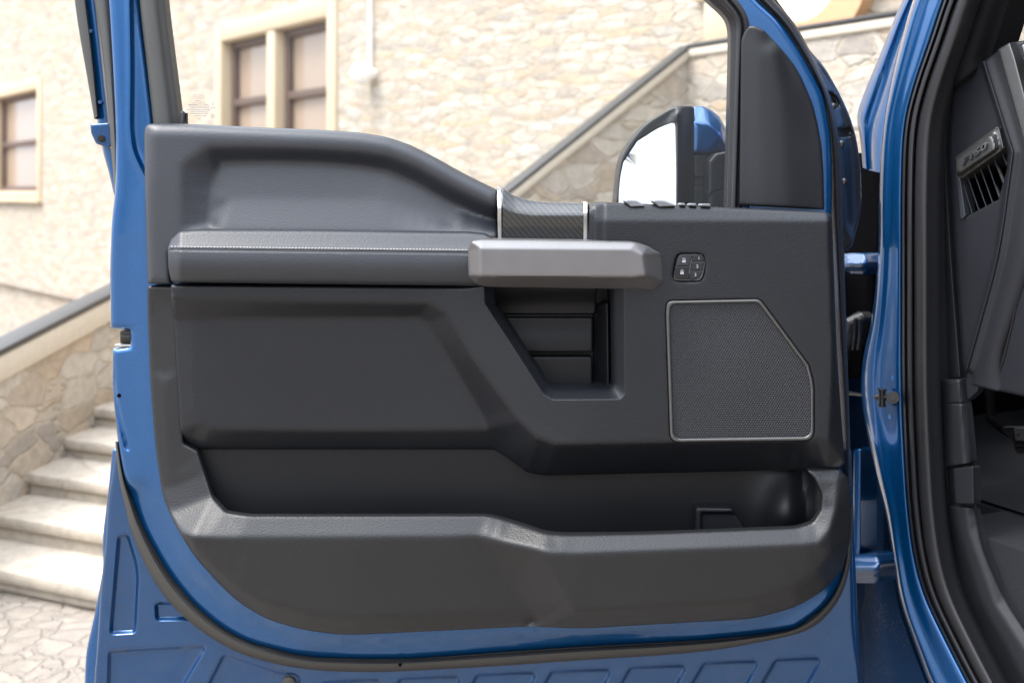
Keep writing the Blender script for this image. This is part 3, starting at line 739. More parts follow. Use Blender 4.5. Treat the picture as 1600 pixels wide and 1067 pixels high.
# window glass, with the etched mark
gl = relief('window_glass', [(246, -150), (256, 0), (276, 196), (280, 300), (700, 340), (1150, 345), (1150, 60), (1135, 20), (1080, -50), (960, -110), (500, -155)], -.016, 'glass', truck, step=40, r=0, back=-.019, ostep=12)
mk = MB()
def gl_rect(x0, y0, x1, y1): mk.add([P(x0, y0, -.0148), P(x1, y0, -.0148), P(x1, y1, -.0148), P(x0, y1, -.0148)], [(0, 1, 2, 3)])
rows = [(158, 306, 314), (161.3, 302, 320), (164.4, 294, 326), (168, 298, 325), (171.5, 291, 328), (174.6, 297, 325), (177.8, 297, 326), (181.6, 301, 322), (185.6, 309, 313)]
for y, xa, xb in rows:
    x = xa
    while x < xb:
        w_ = random.choice((.8, 1.1, 1.5)); gl_rect(x, y - .75, x + w_, y + .75)
        x += w_ + random.choice((.5, .5, .7, 1.8))
for i in range(36):
    a, b = 2 * math.pi * i / 36, 2 * math.pi * (i + 1) / 36
    mk.add([P(310 + math.cos(a) * r1, 151.3 + math.sin(a) * r2, -.0148) for r1, r2 in ((9.3, 3.7),)] + [P(310 + math.cos(b) * 9.3, 151.3 + math.sin(b) * 3.7, -.0148), P(310 + math.cos(b) * 8.7, 151.3 + math.sin(b) * 3.2, -.0148), P(310 + math.cos(a) * 8.7, 151.3 + math.sin(a) * 3.2, -.0148)], [(0, 1, 2, 3)])
for (cx_, cy_, r_) in ((333, 182, 3.4), (333, 169, 3.4)):
    for i in range(20):
        if cy_ == 169 and i in (4, 5, 6, 14, 15, 16): continue
        a, b = 2 * math.pi * i / 20, 2 * math.pi * (i + 1) / 20
        mk.add([P(cx_ + math.cos(t) * q, cy_ + math.sin(t) * q, -.0148) for t, q in ((a, r_), (b, r_), (b, r_ - .8), (a, r_ - .8))], [(0, 1, 2, 3)])
gl_rect(331, 168.3, 335, 169.6); gl_rect(332, 162, 334, 164.5); gl_rect(332.6, 180, 333.6, 184)
M['etch'] = simple('grey_etching', (.30, .28, .26), .7)
mk.build('etched_mark', 'etch', gl, smooth=False)
text_mesh('Ford', .0060, lambda x, y, z: Vector(P(310, 151.4, -.0148)) + Vector((x, 0, y)), 'etched_logo', 'etch', gl, 0.0, .35, mirror=True)
# little rubber stop at the foot of the glass
st = MB(); st.tube([P(285, 200, .004), P(285, 177, .004), P(286, 174, .0035)], [.0045, .0045, .002], 12); st.tube([P(292, 200, .002), P(291.5, 177, .002)], .002, 8); st.build('glass_stop', 'rubber', door)
# outer strips left of the frame
strip('drip_strip', [(100, -150), (116, 0), (125, 60), (136, 120), (147, 186)], [(116, -150), (133, 0), (141, 60), (147, 120), (152.5, 182)],
      ((0, -.050), (.1, -.042), (.9, -.040), (1, -.05)), 'rubber_grey', door)
strip('outer_frame', [(110, -150), (128, 0), (140, 90), (150, 180), (158, 230), (168, 262), (178, 305)], [(132, -150), (150, 0), (160, 90), (170, 190), (174, 230), (178, 262), (182, 300)],
      ((0, -.065), (.2, -.055), (.8, -.052), (1, -.06)), 'blue', door)
strip('frame_seal', [(130, -150), (147, 0), (157, 60), (165, 130), (171, 200), (176, 260), (178, 296)], [(156, -150), (171, 0), (176, 60), (180, 130), (183, 200), (184, 260), (182, 300)],
      ((0, -.035), (.15, -.022), (.6, -.016), (1, -.022)), 'rubber_grey', door)
relief('corner_bracket', [(141, 194, 2), (171, 192, 2), (175, 226), (170, 234), (160, 228), (150, 225), (142, 208)], -.038, 'blue_dirty', door, step=4, r=3, back=-.06)
sc = MB(); sc.tube([P(158, 217, -.04), P(158, 217, -.034)], [.006, .0055], 14); sc.tube([P(158, 217, -.034), P(158, 217, -.031)], [.0035, .003], 6); sc.build('screw', 'steel', door)
for yy in (49, 160):
    sc = MB(); x_ = 141 if yy < 100 else 156; sc.tube([P(x_, yy, -.052), P(x_, yy, -.046)], [.004, .003], 12); sc.build('screw', 'blue', door)
# latch in the notch, small holes and plugs
la = MB(); la.box(*[P(183, 0)[0], P(204, 0)[0]], .012, .035, P(0, 538)[2], P(0, 519)[2]); la.box(P(187, 0)[0], P(203, 0)[0], .004, .0115, P(0, 533)[2], P(0, 524)[2])
la.build('latch', 'steel', door, bevel=.0015)
lb = MB(); lb.box(P(177, 0)[0], P(204, 0)[0], .004, .04, P(0, 542.5)[2], P(0, 538.5)[2]); lb.build('latch_lip', 'chrome', door, bevel=.001)
def dot(x, y, r_, h, m='black', name='hole', parent=None, t=.0012, mode='P'):
    f = MAPS[mode][0]; d = MB(); d.tube([f(x, y, h - .001), f(x, y, h + t)], r_ * .001, 14); return d.build(name, m, parent or door)
dot(186, 618, 3.2, .0, name='drain_hole'); dot(625, 1038, 2.6, -.005, name='drain_hole')
pg = MB(); q0 = Vector(P(452, 1066, -.03)); pg.tube([q0, q0 + Vector((0, -.006, 0)), q0 + Vector((0, -.009, 0))], [.012, .011, .005], 18); pg.build('rubber_plug', 'rubber_brown', door)

# ---------- sail panel and upper front of the door frame
sail = [(1155, 321, 2), (1158, 64), (1163, 50), (1170, 41), (1180, 41), (1194, 48), (1207, 62), (1224, 80), (1240, 100), (1252, 120), (1262, 143), (1271, 165), (1278, 195), (1284, 228), (1287, 271), (1288, 328, 2)]
relief('sail_cover', sail, tin([([(1158, 50), (1156, 320)], .012), ([(1185, 20), (1192, 320)], .028), ([(1215, 60), (1228, 320)], .030), ([(1207, 62), (1262, 143), (1285, 240), (1288, 320)], .018)], 8), 'smooth', door, step=4, r=4, back=0)
# front edge: pale drip rail, black seal, black sheet beyond
o0 = [(1120, -70), (1182, 0), (1218, 32), (1250, 80), (1273, 121), (1287, 150), (1298, 207), (1301, 260), (1302, 340), (1310, 500), (1318, 640), (1323, 760)]
o1 = [(1150, -75), (1206, -2), (1240, 32), (1266, 80), (1284, 118), (1297, 150), (1311, 207), (1316, 260), (1318, 340), (1322, 500), (1327, 640), (1330, 760)]
strip('front_seal', o0, o1, ((0, -.02), (.1, -.008), (.4, .002), (.7, -.004), (.9, -.014), (1, -.03)), 'rubber', door, 140)
bl = [(1190, -30), (1236, 30), (1264, 78), (1288, 104), (1312, 146), (1328, 182), (1338, 215), (1345, 262), (1346, 330), (1332, 384), (1322, 392), (1300, 392), (1296, 200), (1262, 110), (1218, 40)]
relief('front_edge_sheet', bl, emb(zones([([(1264, 78), (1312, 146), (1340, 230), (1346, 340)], -.06, 'line'), ([(1262, 110), (1290, 170), (1305, 260), (1308, 400)], -.03, 'line')]),
       [(rp([(1289, 140), (1305, 150), (1312, 165), (1300, 172), (1291, 158)], 4), .01, 5), (rp([(1308, 200), (1330, 200), (1332, 212), (1310, 214)], 3), .008, 4)]), 'gloss_black', door, step=5, r=5, back=-.1)
for x_, y_ in ((1301, 167), (1314, 225), (1318, 284)):
    q0 = Vector(P(x_, y_, -.038)); b_ = MB(); b_.tube([q0, q0 + Vector((0, -.004, 0)), q0 + Vector((0, -.006, 0))], [.006, .0055, .003], 14); b_.build('bolt', 'gloss_black', door)

# ---------- side mirror, outside the window
HM = -.16
mh = relief('side_mirror', [(961, 345), (964, 300), (968, 262), (973, 242), (986, 219), (1009, 192), (1040, 174), (1056, 166), (1085, 166), (1086, 345)],
            emb(zones([([(970, 300), (1000, 215), (1050, 175)], HM - .01, 'line'), ([(1058, 180), (1058, 330)], HM + .004, 'line'), ([(1084, 170), (1084, 330)], HM - .02, 'line')]), [(rp([(968, 360), (966.5, 316), (968.5, 285), (973, 253), (995, 220), (1030, 199), (1057, 189.5), (1057, 360)], 4), .012, 3)]),
            'smooth', truck, step=3.5, r=5, back=HM - .09)
relief('mirror_glass', [(966, 340), (967, 300), (969.5, 275), (974, 254), (996, 221), (1030, 199.5), (1056.5, 190), (1056.5, 340)], lambda p: HM + .001 + (p[:, 1] - 316) * .00008, 'mirror', mh, step=20, r=0, back=HM - .004, corner=3)
relief('mirror_cap', [(1082, 166), (1098, 166), (1112, 172), (1124, 182), (1134, 200), (1137, 240), (1082, 240)],
       tin([([(1084, 168), (1100, 168), (1126, 182)], HM - .05), ([(1084, 192), (1108, 196), (1130, 212)], HM - .018), ([(1084, 238), (1110, 238), (1136, 238)], [HM - .012, HM - .014, HM - .04])], 3), 'blue', mh, step=4, r=6, back=HM - .1)
relief('mirror_shell', [(1083, 240.5), (1112, 240.5), (1112, 345), (1083, 345)], emb(HM - .022, [(rp([(1070, 277), (1130, 277), (1130, 290), (1070, 290)], 2), .006, 3)]), 'smooth', mh, step=4, r=4, back=HM - .09)
relief('mirror_arm', [(1107, 252), (1118, 240), (1150, 234), (1165, 234), (1165, 345), (1107, 345)], emb(HM + .03, [(rp([(1107, 307), (1112, 300), (1140, 290), (1140, 293), (1113, 303), (1110, 345), (1106, 345)], 1, 2), .004, 2)]), 'smooth', mh, step=3.5, r=5, back=HM - .08)

# ---------- interior panel ------------------------------------------------
raised = [(269, 448), (269, 466), (690, 474), (740, 560), (813, 658), (841, 684), (869, 694), (985, 692), (1296, 686), (1304, 560), (1296, 345), (932, 345), (930, 440), (775, 452)]
floor_ = [(301, 498), (301, 560), (304, 640), (312, 662), (328, 670), (560, 672), (762, 670), (754, 650), (700, 560), (664, 503), (652, 496)]
def hr(p): return .072 + .034 * smooth((p[:, 0] - 620) / 330)
card_ol = [(267, 445, 2), (735, 449, 2), (775, 440, 2), (918, 430, 2), (922, 320, 3), (935, 316), (1290, 331, 4), (1300, 337, 4), (1308, 560), (1320, 724, 3), (1312, 731, 3), (1290, 733), (850, 743, 14), (822, 737, 14), (795, 716, 14), (772, 702, 14), (312, 702), (292, 694, 10), (281, 672), (274, 560), (272, 492), (267, 472)]
grip = [(775, 438, 2), (775, 474, 8), (858, 601, 12), (870, 606, 10), (951, 606, 6), (957, 600, 6), (955, 438, 2)]
grip_c = rp([(755, 400), (757, 474), (850, 617), (864, 625), (970, 624), (977, 616), (975, 400)], 6)
grip_p = rp(grip, 6)
hcard = tin([(raised, hr, True), (floor_, .046, True),
             ([(267, 445), (735, 449)], hr), ([(773, 441), (915, 432), (921, 330)], hr),
             ([(924, 317), (1292, 331)], .094), ([(1302, 340), (1308, 560), (1319, 715)], .088),
             ([(1319, 729), (1292, 733), (1230, 735), (850, 744), (822, 738), (795, 717)], [.090, .085, .036, .030, .030, .030]), ([(795, 717), (772, 703), (312, 703), (292, 695)], .020),
             ([(281, 672), (274, 560), (271, 500)], .040)], 2.2)
sw_ol = rp([(1058, 396, 12), (1100, 396, 12), (1102, 420), (1097, 440, 12), (1051, 440, 12), (1053, 415)], 10)
spk_out = [(1040, 487, 15), (1042, 470, 15), (1188, 467, 16), (1264, 570, 16), (1272, 600), (1272, 688, 16), (1047, 691, 16)]
def hcard2(p):
    h = hcard(p); dc = dist(p, grip_c); dh = dist(p, grip_p); ic = inside(p, grip_c)
    t = np.where(ic, dc / (dc + dh + 1e-6), 0); h = h - .021 * t
    # soft top band of the upper right (switch deck) already in the zones; recess round the lock switch and speaker
    for poly, dep, wd in ((sw_ol, .008, 3), (rp(spk_out, 12), .004, 3)):
        d = dist(p, poly); s = np.where(inside(p, poly), d, -d); h = h - dep * smooth((s + 2) / wd)
    # left end turns back where the deck meets the carbon trim
    k = smooth((948 - p[:, 0]) / 22) * (p[:, 1] < 440) * (p[:, 0] > 900); h = h - .02 * k
    return h
card = relief('door_panel', card_ol, hcard2, 'panel', truck, holes=[grip], step=3.2, r=5, back=.0, ostep=3, feats=[(grip_c, 3), (sw_ol, 3), (rp(spk_out, 12), 3)])

# grip cavity
cav = MB()
def cadd(ol, h, back=0., r=3, step=6, corner=3): v, f = relief('', ol, h, None, step=step, r=r, back=back, obj=False, corner=corner); cav.add(v, f)
cadd([(760, 430), (933, 430), (931, 488), (926, 491), (775, 491)], zones([([(770, 430), (932, 430)], .058, 'line'), ([(770, 491), (930, 491)], .028, 'line')]))
cadd([(770, 491.5), (927, 491.5), (927, 495), (770, 495)], .022, r=1)
cadd([(770, 495.5), (926.5, 495.5), (926, 550), (770, 550)], zones([([(770, 500), (926, 500)], .030, 'line'), ([(770, 545), (926, 545)], .034, 'line')]))
cadd([(790, 557), (925.5, 557), (925.5, 615), (790, 615)], .034)
cadd([(926.8, 480), (951, 471), (952.5, 604), (926.5, 615)], zones([([(927, 470), (927, 610)], .020, 'line'), ([(951, 470), (953, 610)], .060, 'line')]))
cadd([(740, 420), (990, 420), (990, 640), (740, 640)], .012, -.01, 0, 30)
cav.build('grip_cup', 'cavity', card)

# upper trim
up_ol = [(225, 208, 8), (228, 195, 10), (240, 193), (300, 194), (400, 199), (500, 203), (560, 207), (605, 214), (640, 226), (680, 246), (720, 269), (777, 297, 2), (777, 386, 2), (275, 386), (266, 396), (267, 443.5, 2), (231, 443.5, 3), (227, 320)]
crest_t = [(300, 229), (400, 231), (500, 234), (570, 239), (612, 246), (652, 262), (700, 289), (745, 312), (776, 326)]
band = [(236, 206), (300, 206), (400, 210), (500, 214), (560, 218), (603, 224), (638, 237), (678, 257), (718, 280), (776, 309)] + crest_t[::-1] + [(285, 236), (281, 260), (280, 360), (262, 372), (262, 440), (238, 440)]
upz = tin([(band, .048, True), ([(345, 252), (420, 250), (500, 252), (560, 257), (605, 265), (650, 284), (700, 312), (745, 333), (776, 343)], .014),
           ([(345, 252), (332, 290), (328, 356)], [.014, .020, .030]), ([(328, 360), (776, 366)], .046), ([(345, 310), (600, 312), (700, 345)], .027),
           ([(229, 210), (240, 194), (400, 199), (500, 203), (560, 207), (605, 214), (640, 226), (680, 246), (720, 269), (777, 297)], .038), ([(227, 320), (231, 443)], .044)], 5.0)
relief('upper_trim', up_ol, upz, 'soft', card, step=3.6, r=9, back=0, ostep=3)

# armrest pad with its seam and stitches
ar_ol = [(262, 388, 4), (267, 374, 8), (281, 361, 10), (310, 358.5), (500, 359), (735, 363), (758, 366), (778, 377, 3), (770, 400), (760, 447, 3), (268, 441, 6), (263, 420)]
def seam_y(x): return 385.5 + (x - 262) * .0115
def har(p):
    sy = 390.5 + (p[:, 0] - 262) * .0115
    top = np.clip((p[:, 1] - 359) / (sy - 359), 0, 1)
    h = .078 + .022 * top ** 1.1
    bot = np.clip((p[:, 1] - sy) / 52, 0, 1)
    h = np.where(p[:, 1] > sy, .100 + .003 * np.sin(bot * 3.14) - .014 * bot ** 3, h)
    h = h - .0030 * np.exp(-((p[:, 1] - sy) / 1.3) ** 2)
    h = h + .0012 * np.exp(-((p[:, 1] - sy + 5) / 3) ** 2)
    h = h - .03 * (1 - smooth((p[:, 0] - 262) / 22)) * .5
    return h
relief('armrest', ar_ol, har, 'leather', card, step=2.2, r=6, back=.0, ostep=3, feats=[(np.array([(264., 390.52), (760., 396.2), (760., 396.3)]), 5)])
stm = MB(); x = 267.
while x < 732:
    ya = seam_y(x); hh = float(har(np.array([[x + 1.8, ya]]))[0])
    stm.tube([P(x, ya + .6, hh - .0005), P(x + .9, ya, hh + .0008), P(x + 3.0, ya - .2, hh + .0008), P(x + 3.9, ya + .5, hh - .0005)], [.0004, .0009, .0009, .0004], 6)
    x += 5.1
stm.build('stitching', 'thread', card)

# carbon trim between chrome strips
cb_ol = [(784, 294, 0), (805, 307), (831, 314), (857, 316), (913, 318, 0), (913, 384, 0), (784, 384, 0)]
relief('carbon_trim', cb_ol, tin([([(784, 297), (805, 309), (831, 316), (857, 318), (913, 320)], .052), ([(784, 323), (805, 332), (831, 336), (913, 336)], .068), ([(784, 384), (913, 384)], .062)], 1.2), 'carbon', card, step=3, r=2, back=0)
relief('chrome_strip', [(776.5, 291, 1), (784.5, 296, 1), (784, 330, 1), (784.5, 384, 1), (778, 384, 1), (777, 320)], zones([([(777, 293), (784, 296)], .052, 'line'), ([(777, 328), (784, 328)], .071, 'line'), ([(777, 384), (784, 384)], .066, 'line')]), 'chrome', card, step=2.5, r=1.6, back=0, ostep=2)
relief('chrome_strip', [(911.5, 315, 1), (918.5, 316, 1), (919, 340, 1), (919, 384, 1), (911.5, 384, 1)], zones([([(911, 316), (919, 316)], .052, 'line'), ([(911, 334), (919, 334)], .071, 'line'), ([(911, 384), (919, 384)], .066, 'line')]), 'chrome', card, step=2.5, r=1.6, back=0, ostep=2)

# pull handle
ph_ol = [(731, 391, 8), (736, 377, 8), (750, 374.5, 5), (991, 378, 6), (1012, 384, 5), (1033.5, 397, 6), (1037.5, 440, 5), (1023, 453.5, 6), (997, 452, 5), (758, 448, 6), (742, 442, 6), (732, 432, 6)]
relief('pull_handle', ph_ol, tin([([(751, 388), (986, 389.5), (1004, 398), (1009, 430), (986, 432.5), (751, 431)], .142, True), ([(736, 377), (750, 374.5), (991, 378), (1012, 384), (1033.5, 397)], [.132, .131, .131, .124, .112]),
     ([(1035, 400), (1037.5, 440)], .108), ([(742, 442), (758, 448), (997, 452), (1023, 453.5)], [.118, .108, .108, .106]), ([(732, 392), (733, 430)], .124)], .9), 'silver', card, step=2.4, r=3.5, back=.06, ostep=2.5)

# speaker
spk_in = [(1047.3, 492, 11), (1049, 475.3, 12), (1185, 472.7, 12), (1259, 572.5, 13), (1266.3, 602), (1266.3, 682, 13), (1053, 685, 13)]
relief('speaker_trim', spk_out, lambda p: hr(p) + .0005, 'darksilver', card, holes=[spk_in], step=3, r=3, back=.06, ostep=2.5)
relief('speaker_grille', [(p[0] + (2 if p[0] > 1100 else -2), p[1] + (2 if p[1] > 550 else -2), *p[2:]) for p in spk_in], lambda p: hr(p) - .0035 + .003 * np.exp(-(((p[:, 0] - 1150) / 70) ** 2 + ((p[:, 1] - 585) / 70) ** 2)), 'mesh', card, step=6, r=0, back=.07)

# lock switch
def swx(ol, h, m, name, r=1.2, corner=2, dip=None, step=2): return relief(name, ol, h, m, card, step=step, r=r, back=.09, corner=corner, ostep=1.5)
relief('switch_surround', [(1061, 396.5, 9), (1102, 396.5, 6), (1103, 415), (1098, 434, 6), (1093, 439.5, 8), (1051.5, 439, 7), (1053.5, 418)], .1015, 'darksilver', card, step=2.5, r=1.5, back=.09, ostep=1.5)
swx([(1063, 398, 7), (1083, 398, 2), (1082, 402, 1), (1079, 406, 1), (1077.5, 415.6, 1), (1055.5, 416, 1)], lambda p: .1052 - .00012 * (406 - p[:, 1]), 'smooth', 'lock_button')
swx([(1055, 417, 1), (1077.3, 416.6, 1), (1075.5, 426, 1), (1077.5, 431, 1), (1077, 437, 2), (1054, 436.5, 6)], lambda p: .1052 - .00012 * (p[:, 1] - 426), 'smooth', 'lock_button')
swx([(1084, 398, 2), (1100, 398.5, 4), (1100.5, 408.5, 1), (1081, 408.8, 1)], .1042, 'smooth', 'memory_button')
swx([(1080.8, 409.8, 1), (1100.3, 409.6, 1), (1098, 422.8, 1), (1078.7, 423, 1)], .1044, 'smooth', 'memory_button')
swx([(1078.5, 424, 1), (1097.6, 423.8, 1), (1093, 434, 5), (1085, 437.5, 3), (1077.8, 437.6, 1)], .1042, 'smooth', 'memory_button')
ic = MB()
def irect(x0, y0, x1, y1, h=.1062): v, f = relief('', [(x0, y0, 0), (x1, y0, 0), (x1, y1, 0), (x0, y1, 0)], h, None, step=9, r=0, back=h - .0007, obj=False, ostep=.8); ic.add(v, f)
for (x0, y0, opn) in ((1066, 406.5, True), (1063, 424.8, False)):
    irect(x0, y0, x0 + 5.4, y0 + 3.8); 
    if opn: irect(x0 + .2, y0 - 2.9, x0 + 4.6, y0 - 2.0); irect(x0 + 4.0, y0 - 2.0, x0 + 4.8, y0)
    else: irect(x0 + .7, y0 - 2.9, x0 + 4.5, y0 - 2.0); irect(x0 + 3.9, y0 - 2.0, x0 + 4.7, y0); irect(x0 + .6, y0 - 2.0, x0 + 1.4, y0)
ic.build('lock_symbol', 'icon', card, smooth=False)
for ch, x_, y_ in (('1', 1092, 404), ('2', 1089.6, 416.4), ('3', 1086.6, 429.6)):
    text_mesh(ch, .0062, lambda x, y, z, X=x_, Y_=y_: Vector(P(X, Y_, .1054)) + Vector((x, -z, y)), 'numeral', 'icon', card, .0003, bold=.0001)

# window switches and mirror knob on the deck
for (xa, w_) in ((974, 34), (1018, 38)):
    relief('window_switch', [(xa, 314, 2), (xa + 10, 312.5), (xa + 20, 313.5), (xa + w_ - 4, 319), (xa + w_, 322.5, 2), (xa + 12, 323.5, 2)], lambda p: hcard2(p) + .0045, 'key', card, step=3, r=2.5, back=.07, ostep=2)
for (xa, w_, yb) in ((1061, 12, 322), (1076, 14, 322.5), (1094, 18, 323)):
    relief('mirror_button', [(xa, yb - 1, 2), (xa + 3, yb - 4.5, 2), (xa + w_ - 3, yb - 4.5, 2), (xa + w_, yb, 2)], lambda p: hcard2(p) + .003, 'key', card, step=3, r=1.5, back=.07, ostep=2)

# map pocket: back wall, front bolster, divider
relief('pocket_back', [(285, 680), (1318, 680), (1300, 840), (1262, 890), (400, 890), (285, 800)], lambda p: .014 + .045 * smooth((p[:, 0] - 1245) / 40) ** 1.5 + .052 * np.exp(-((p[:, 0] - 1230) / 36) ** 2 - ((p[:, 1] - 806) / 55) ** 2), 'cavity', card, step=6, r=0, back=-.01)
relief('pocket_divider', [(1087, 792, 5), (1143, 793, 3), (1148, 800), (1168, 832), (1176, 880), (1088, 880)], emb(.040, [(rp([(1096, 801), (1200, 801), (1200, 880), (1096, 880)], 3), .009, 5)]), 'smooth', card, step=2.5, r=4, back=0)
pk = [(230.5, 446.5, 3), (276, 446.5, 2), (283, 600), (287, 692, 4), (309, 704, 4), (320, 738, 10), (332, 775, 20), (354, 799, 14), (388, 804.5), (765, 804, 12), (800, 813), (856, 831.5, 12), (885, 833.5), (1000, 832.5), (1245, 823, 12), (1269, 815, 12), (1282, 795, 14), (1284, 772, 14), (1273, 748, 10), (1258, 733, 3),
      (1312, 732, 4), (1323, 745), (1330, 770), (1331, 838), (1317, 886), (1290, 920), (1245, 948), (1175, 967), (1038, 974), (906, 982, 4), (834, 978, 10), (687, 985), (562, 991), (531, 991), (474, 984), (416, 967), (373, 941), (339, 909), (301, 866), (272, 817), (254, 775), (243, 700), (235, 600), (231, 500)]
hpk = tin([([(232, 448), (274, 448), (282, 600), (287, 692)], .034), ([(250, 760), (243, 700), (235, 600), (231, 500)], .030), ([(268, 760), (262, 700), (256, 600)], .036),
           ([(309, 704), (320, 738), (332, 775), (354, 799), (388, 804), (765, 804), (800, 813), (856, 831), (885, 833), (1000, 832), (1245, 823), (1269, 815), (1282, 795), (1284, 772), (1273, 748), (1258, 733)],
            [.034, .038, .048, .068, .076, .077, .082, .110, .114, .115, .114, .112, .108, .105, .100, .094]),
           ([(266, 800), (280, 836), (300, 840), (560, 839), (745, 838), (852, 862), (900, 864), (1055, 858), (1278, 849), (1298, 825), (1308, 790), (1312, 750)],
            [.046, .078, .094, .096, .094, .135, .135, .135, .134, .127, .114, .100]),
           ([(306, 866), (335, 890), (375, 920), (420, 942), (480, 958), (560, 964), (690, 958), (826, 951)], [.080, .084, .087, .087, .086, .084, .080, .072]),
           ([(745, 838), (826, 951), (833, 974)], [.092, .072, .054]), ([(852, 862), (898, 955), (906, 978)], [.135, .127, .090]),
           ([(898, 955), (1038, 947), (1170, 940), (1236, 920), (1277, 892), (1302, 860)], .125),
           ([(290, 852), (304, 872), (340, 912), (373, 943), (416, 968), (474, 984), (562, 992), (687, 986), (833, 978)], [.070, .066, .064, .062, .062, .062, .062, .062, .062]),
           ([(906, 981), (1038, 974), (1175, 968), (1245, 948), (1290, 920), (1317, 887), (1331, 838), (1330, 770), (1318, 735)], .088)], 3.6)
relief('map_pocket', pk, hpk, 'panel_low', card, step=3.2, r=5, back=.0, ostep=3, lip=lambda v: 306 < v[0] < 1290 and 702 < v[1] < 838)

# ---------- body side of the truck --------------------------------------
ra = [(1470, -110), (1425, 0), (1408, 60), (1390, 130), (1377, 200), (1372, 300), (1372, 400), (1362, 498), (1345, 566), (1344, 633), (1368, 740), (1383, 796), (1394, 865), (1405, 940), (1430, 1010), (1455, 1080), (1520, 1200)]
rb = [(1495, -110), (1450, 0), (1432, 60), (1412, 130), (1395, 200), (1391, 300), (1391, 400), (1386, 498), (1378, 566), (1378, 633), (1393, 740), (1403, 796), (1410, 865), (1424, 940), (1452, 1010), (1486, 1080), (1550, 1200)]
rc = [(1520, -110), (1474, 0), (1455, 60), (1428, 135), (1412, 200), (1409, 300), (1409, 400), (1409, 498), (1409, 566), (1410, 633), (1415, 740), (1419, 800), (1428, 870), (1444, 930), (1476, 996), (1514, 1070), (1575, 1180)]
jamb = loft('hinge_pillar', [(shift(ra, 6), -.075), (shift(ra, 1), -.045), (shift(ra, 1.5), -.014), (mid(ra, rb, .35), .004), (rb, .001), (mid(rb, rc, .7), .004), (rc, -.002), (shift(rc, 2), -.02)], 'blue', truck, 200, 'B', .02, sub=4)
# outer A pillar and fender edge
ro0 = [(1500, -160), (1446, -60), (1409, 0), (1375, 86), (1350, 145), (1337, 182), (1344, 215), (1348, 262)]
ro1 = [(1512, -160), (1462, -60), (1424, 0), (1392, 86), (1372, 150), (1358, 190), (1356, 225), (1358, 266)]
ro2 = [(1530, -160), (1485, -60), (1440, 0), (1412, 86), (1394, 150), (1382, 200), (1376, 235), (1374, 270)]
loft('windscreen_pillar', [(ro0, -.09), (mid(ro0, ro1, .5), -.074), (ro1, -.078), (mid(ro1, ro2, .5), -.060), (ro2, -.055)], 'blue', truck, 120, 'B', .03, sub=4)
# dark well between the door and the pillar
well = relief('hinge_well', [(1318, 330), (1385, 330), (1385, 560), (1375, 640), (1400, 800), (1420, 940), (1470, 1060), (1520, 1200), (1310, 1200), (1316, 700)], -.18, 'blue_shaded_dusty', truck, step=12, r=0, back=-.2, mode='B')
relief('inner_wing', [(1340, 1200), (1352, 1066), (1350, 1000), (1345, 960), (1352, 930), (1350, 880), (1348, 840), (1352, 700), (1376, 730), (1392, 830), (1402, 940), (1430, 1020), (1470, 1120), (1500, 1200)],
       tin([([(1348, 700), (1350, 900), (1350, 1060), (1342, 1190)], -.165), ([(1366, 740), (1368, 900), (1385, 1000), (1420, 1190)], -.150), ([(1384, 740), (1404, 920), (1450, 1060), (1506, 1190)], -.158)], 5), 'blue_shaded_dusty', well, step=4, r=4, back=-.17, mode='B')
relief('wing_flange', [(1334, 700), (1346, 700), (1345, 860), (1338, 880), (1333, 860)], -.09, 'blue', well, step=4, r=3, back=-.13, mode='B')
relief('gap_shade_sheet', [(1336, 238), (1376, 245), (1374, 330), (1370, 420), (1362, 500), (1346, 560), (1344, 590), (1318, 592), (1316, 330)], -.125, 'black', well, step=8, r=3, back=-.13, mode='B')  # black sheet painted in for the shade of the hinge gap
# hinges
for (ya, yb, xb) in ((395, 430, 1358), (866, 912, 1377)):
    xl = 1318 if ya < 500 else 1322
    hg = relief('door_hinge', [(xl, ya + 2, 2), (xl + 14, ya), (xb - 6, ya + 1, 6), (xb, ya + 12, 8), (xb - 1, yb - 8, 8), (xb - 8, yb, 6), (xl + 12, yb - 1, 6), (xl, yb - 8)],
                zones([([(xl, ya + 4), (xb - 6, ya + 5)], -.060, 'line'), ([(xl, (ya + yb) / 2), (xb - 12, (ya + yb) / 2)], -.050, 'line'), ([(xl, yb - 3), (xb - 8, yb - 3)], -.070, 'line')]), 'blue_hinge', well, step=3, r=9, back=-.12, mode='B', ostep=2)
# wiring boot
bt = MB()
for i in range(1):
    bt.tube([B(1318, 560, -.09), B(1322, 540, -.075), B(1330, 520, -.065), B(1334, 504, -.06), B(1345, 497, -.07), B(1356, 495, -.09)], [.010, .013, .014, .014, .012, .010], 14)
bt.build('wiring_boot', 'smooth', well)
bt = MB()
for x_ in (1336, 1344): bt.tube([B(x_, 492, -.075), B(x_ + 1, 500, -.052), B(x_, 525, -.056), B(x_ - 3, 545, -.075)], .0035, 8)
bt.build('boot_clip', 'rubber', well)
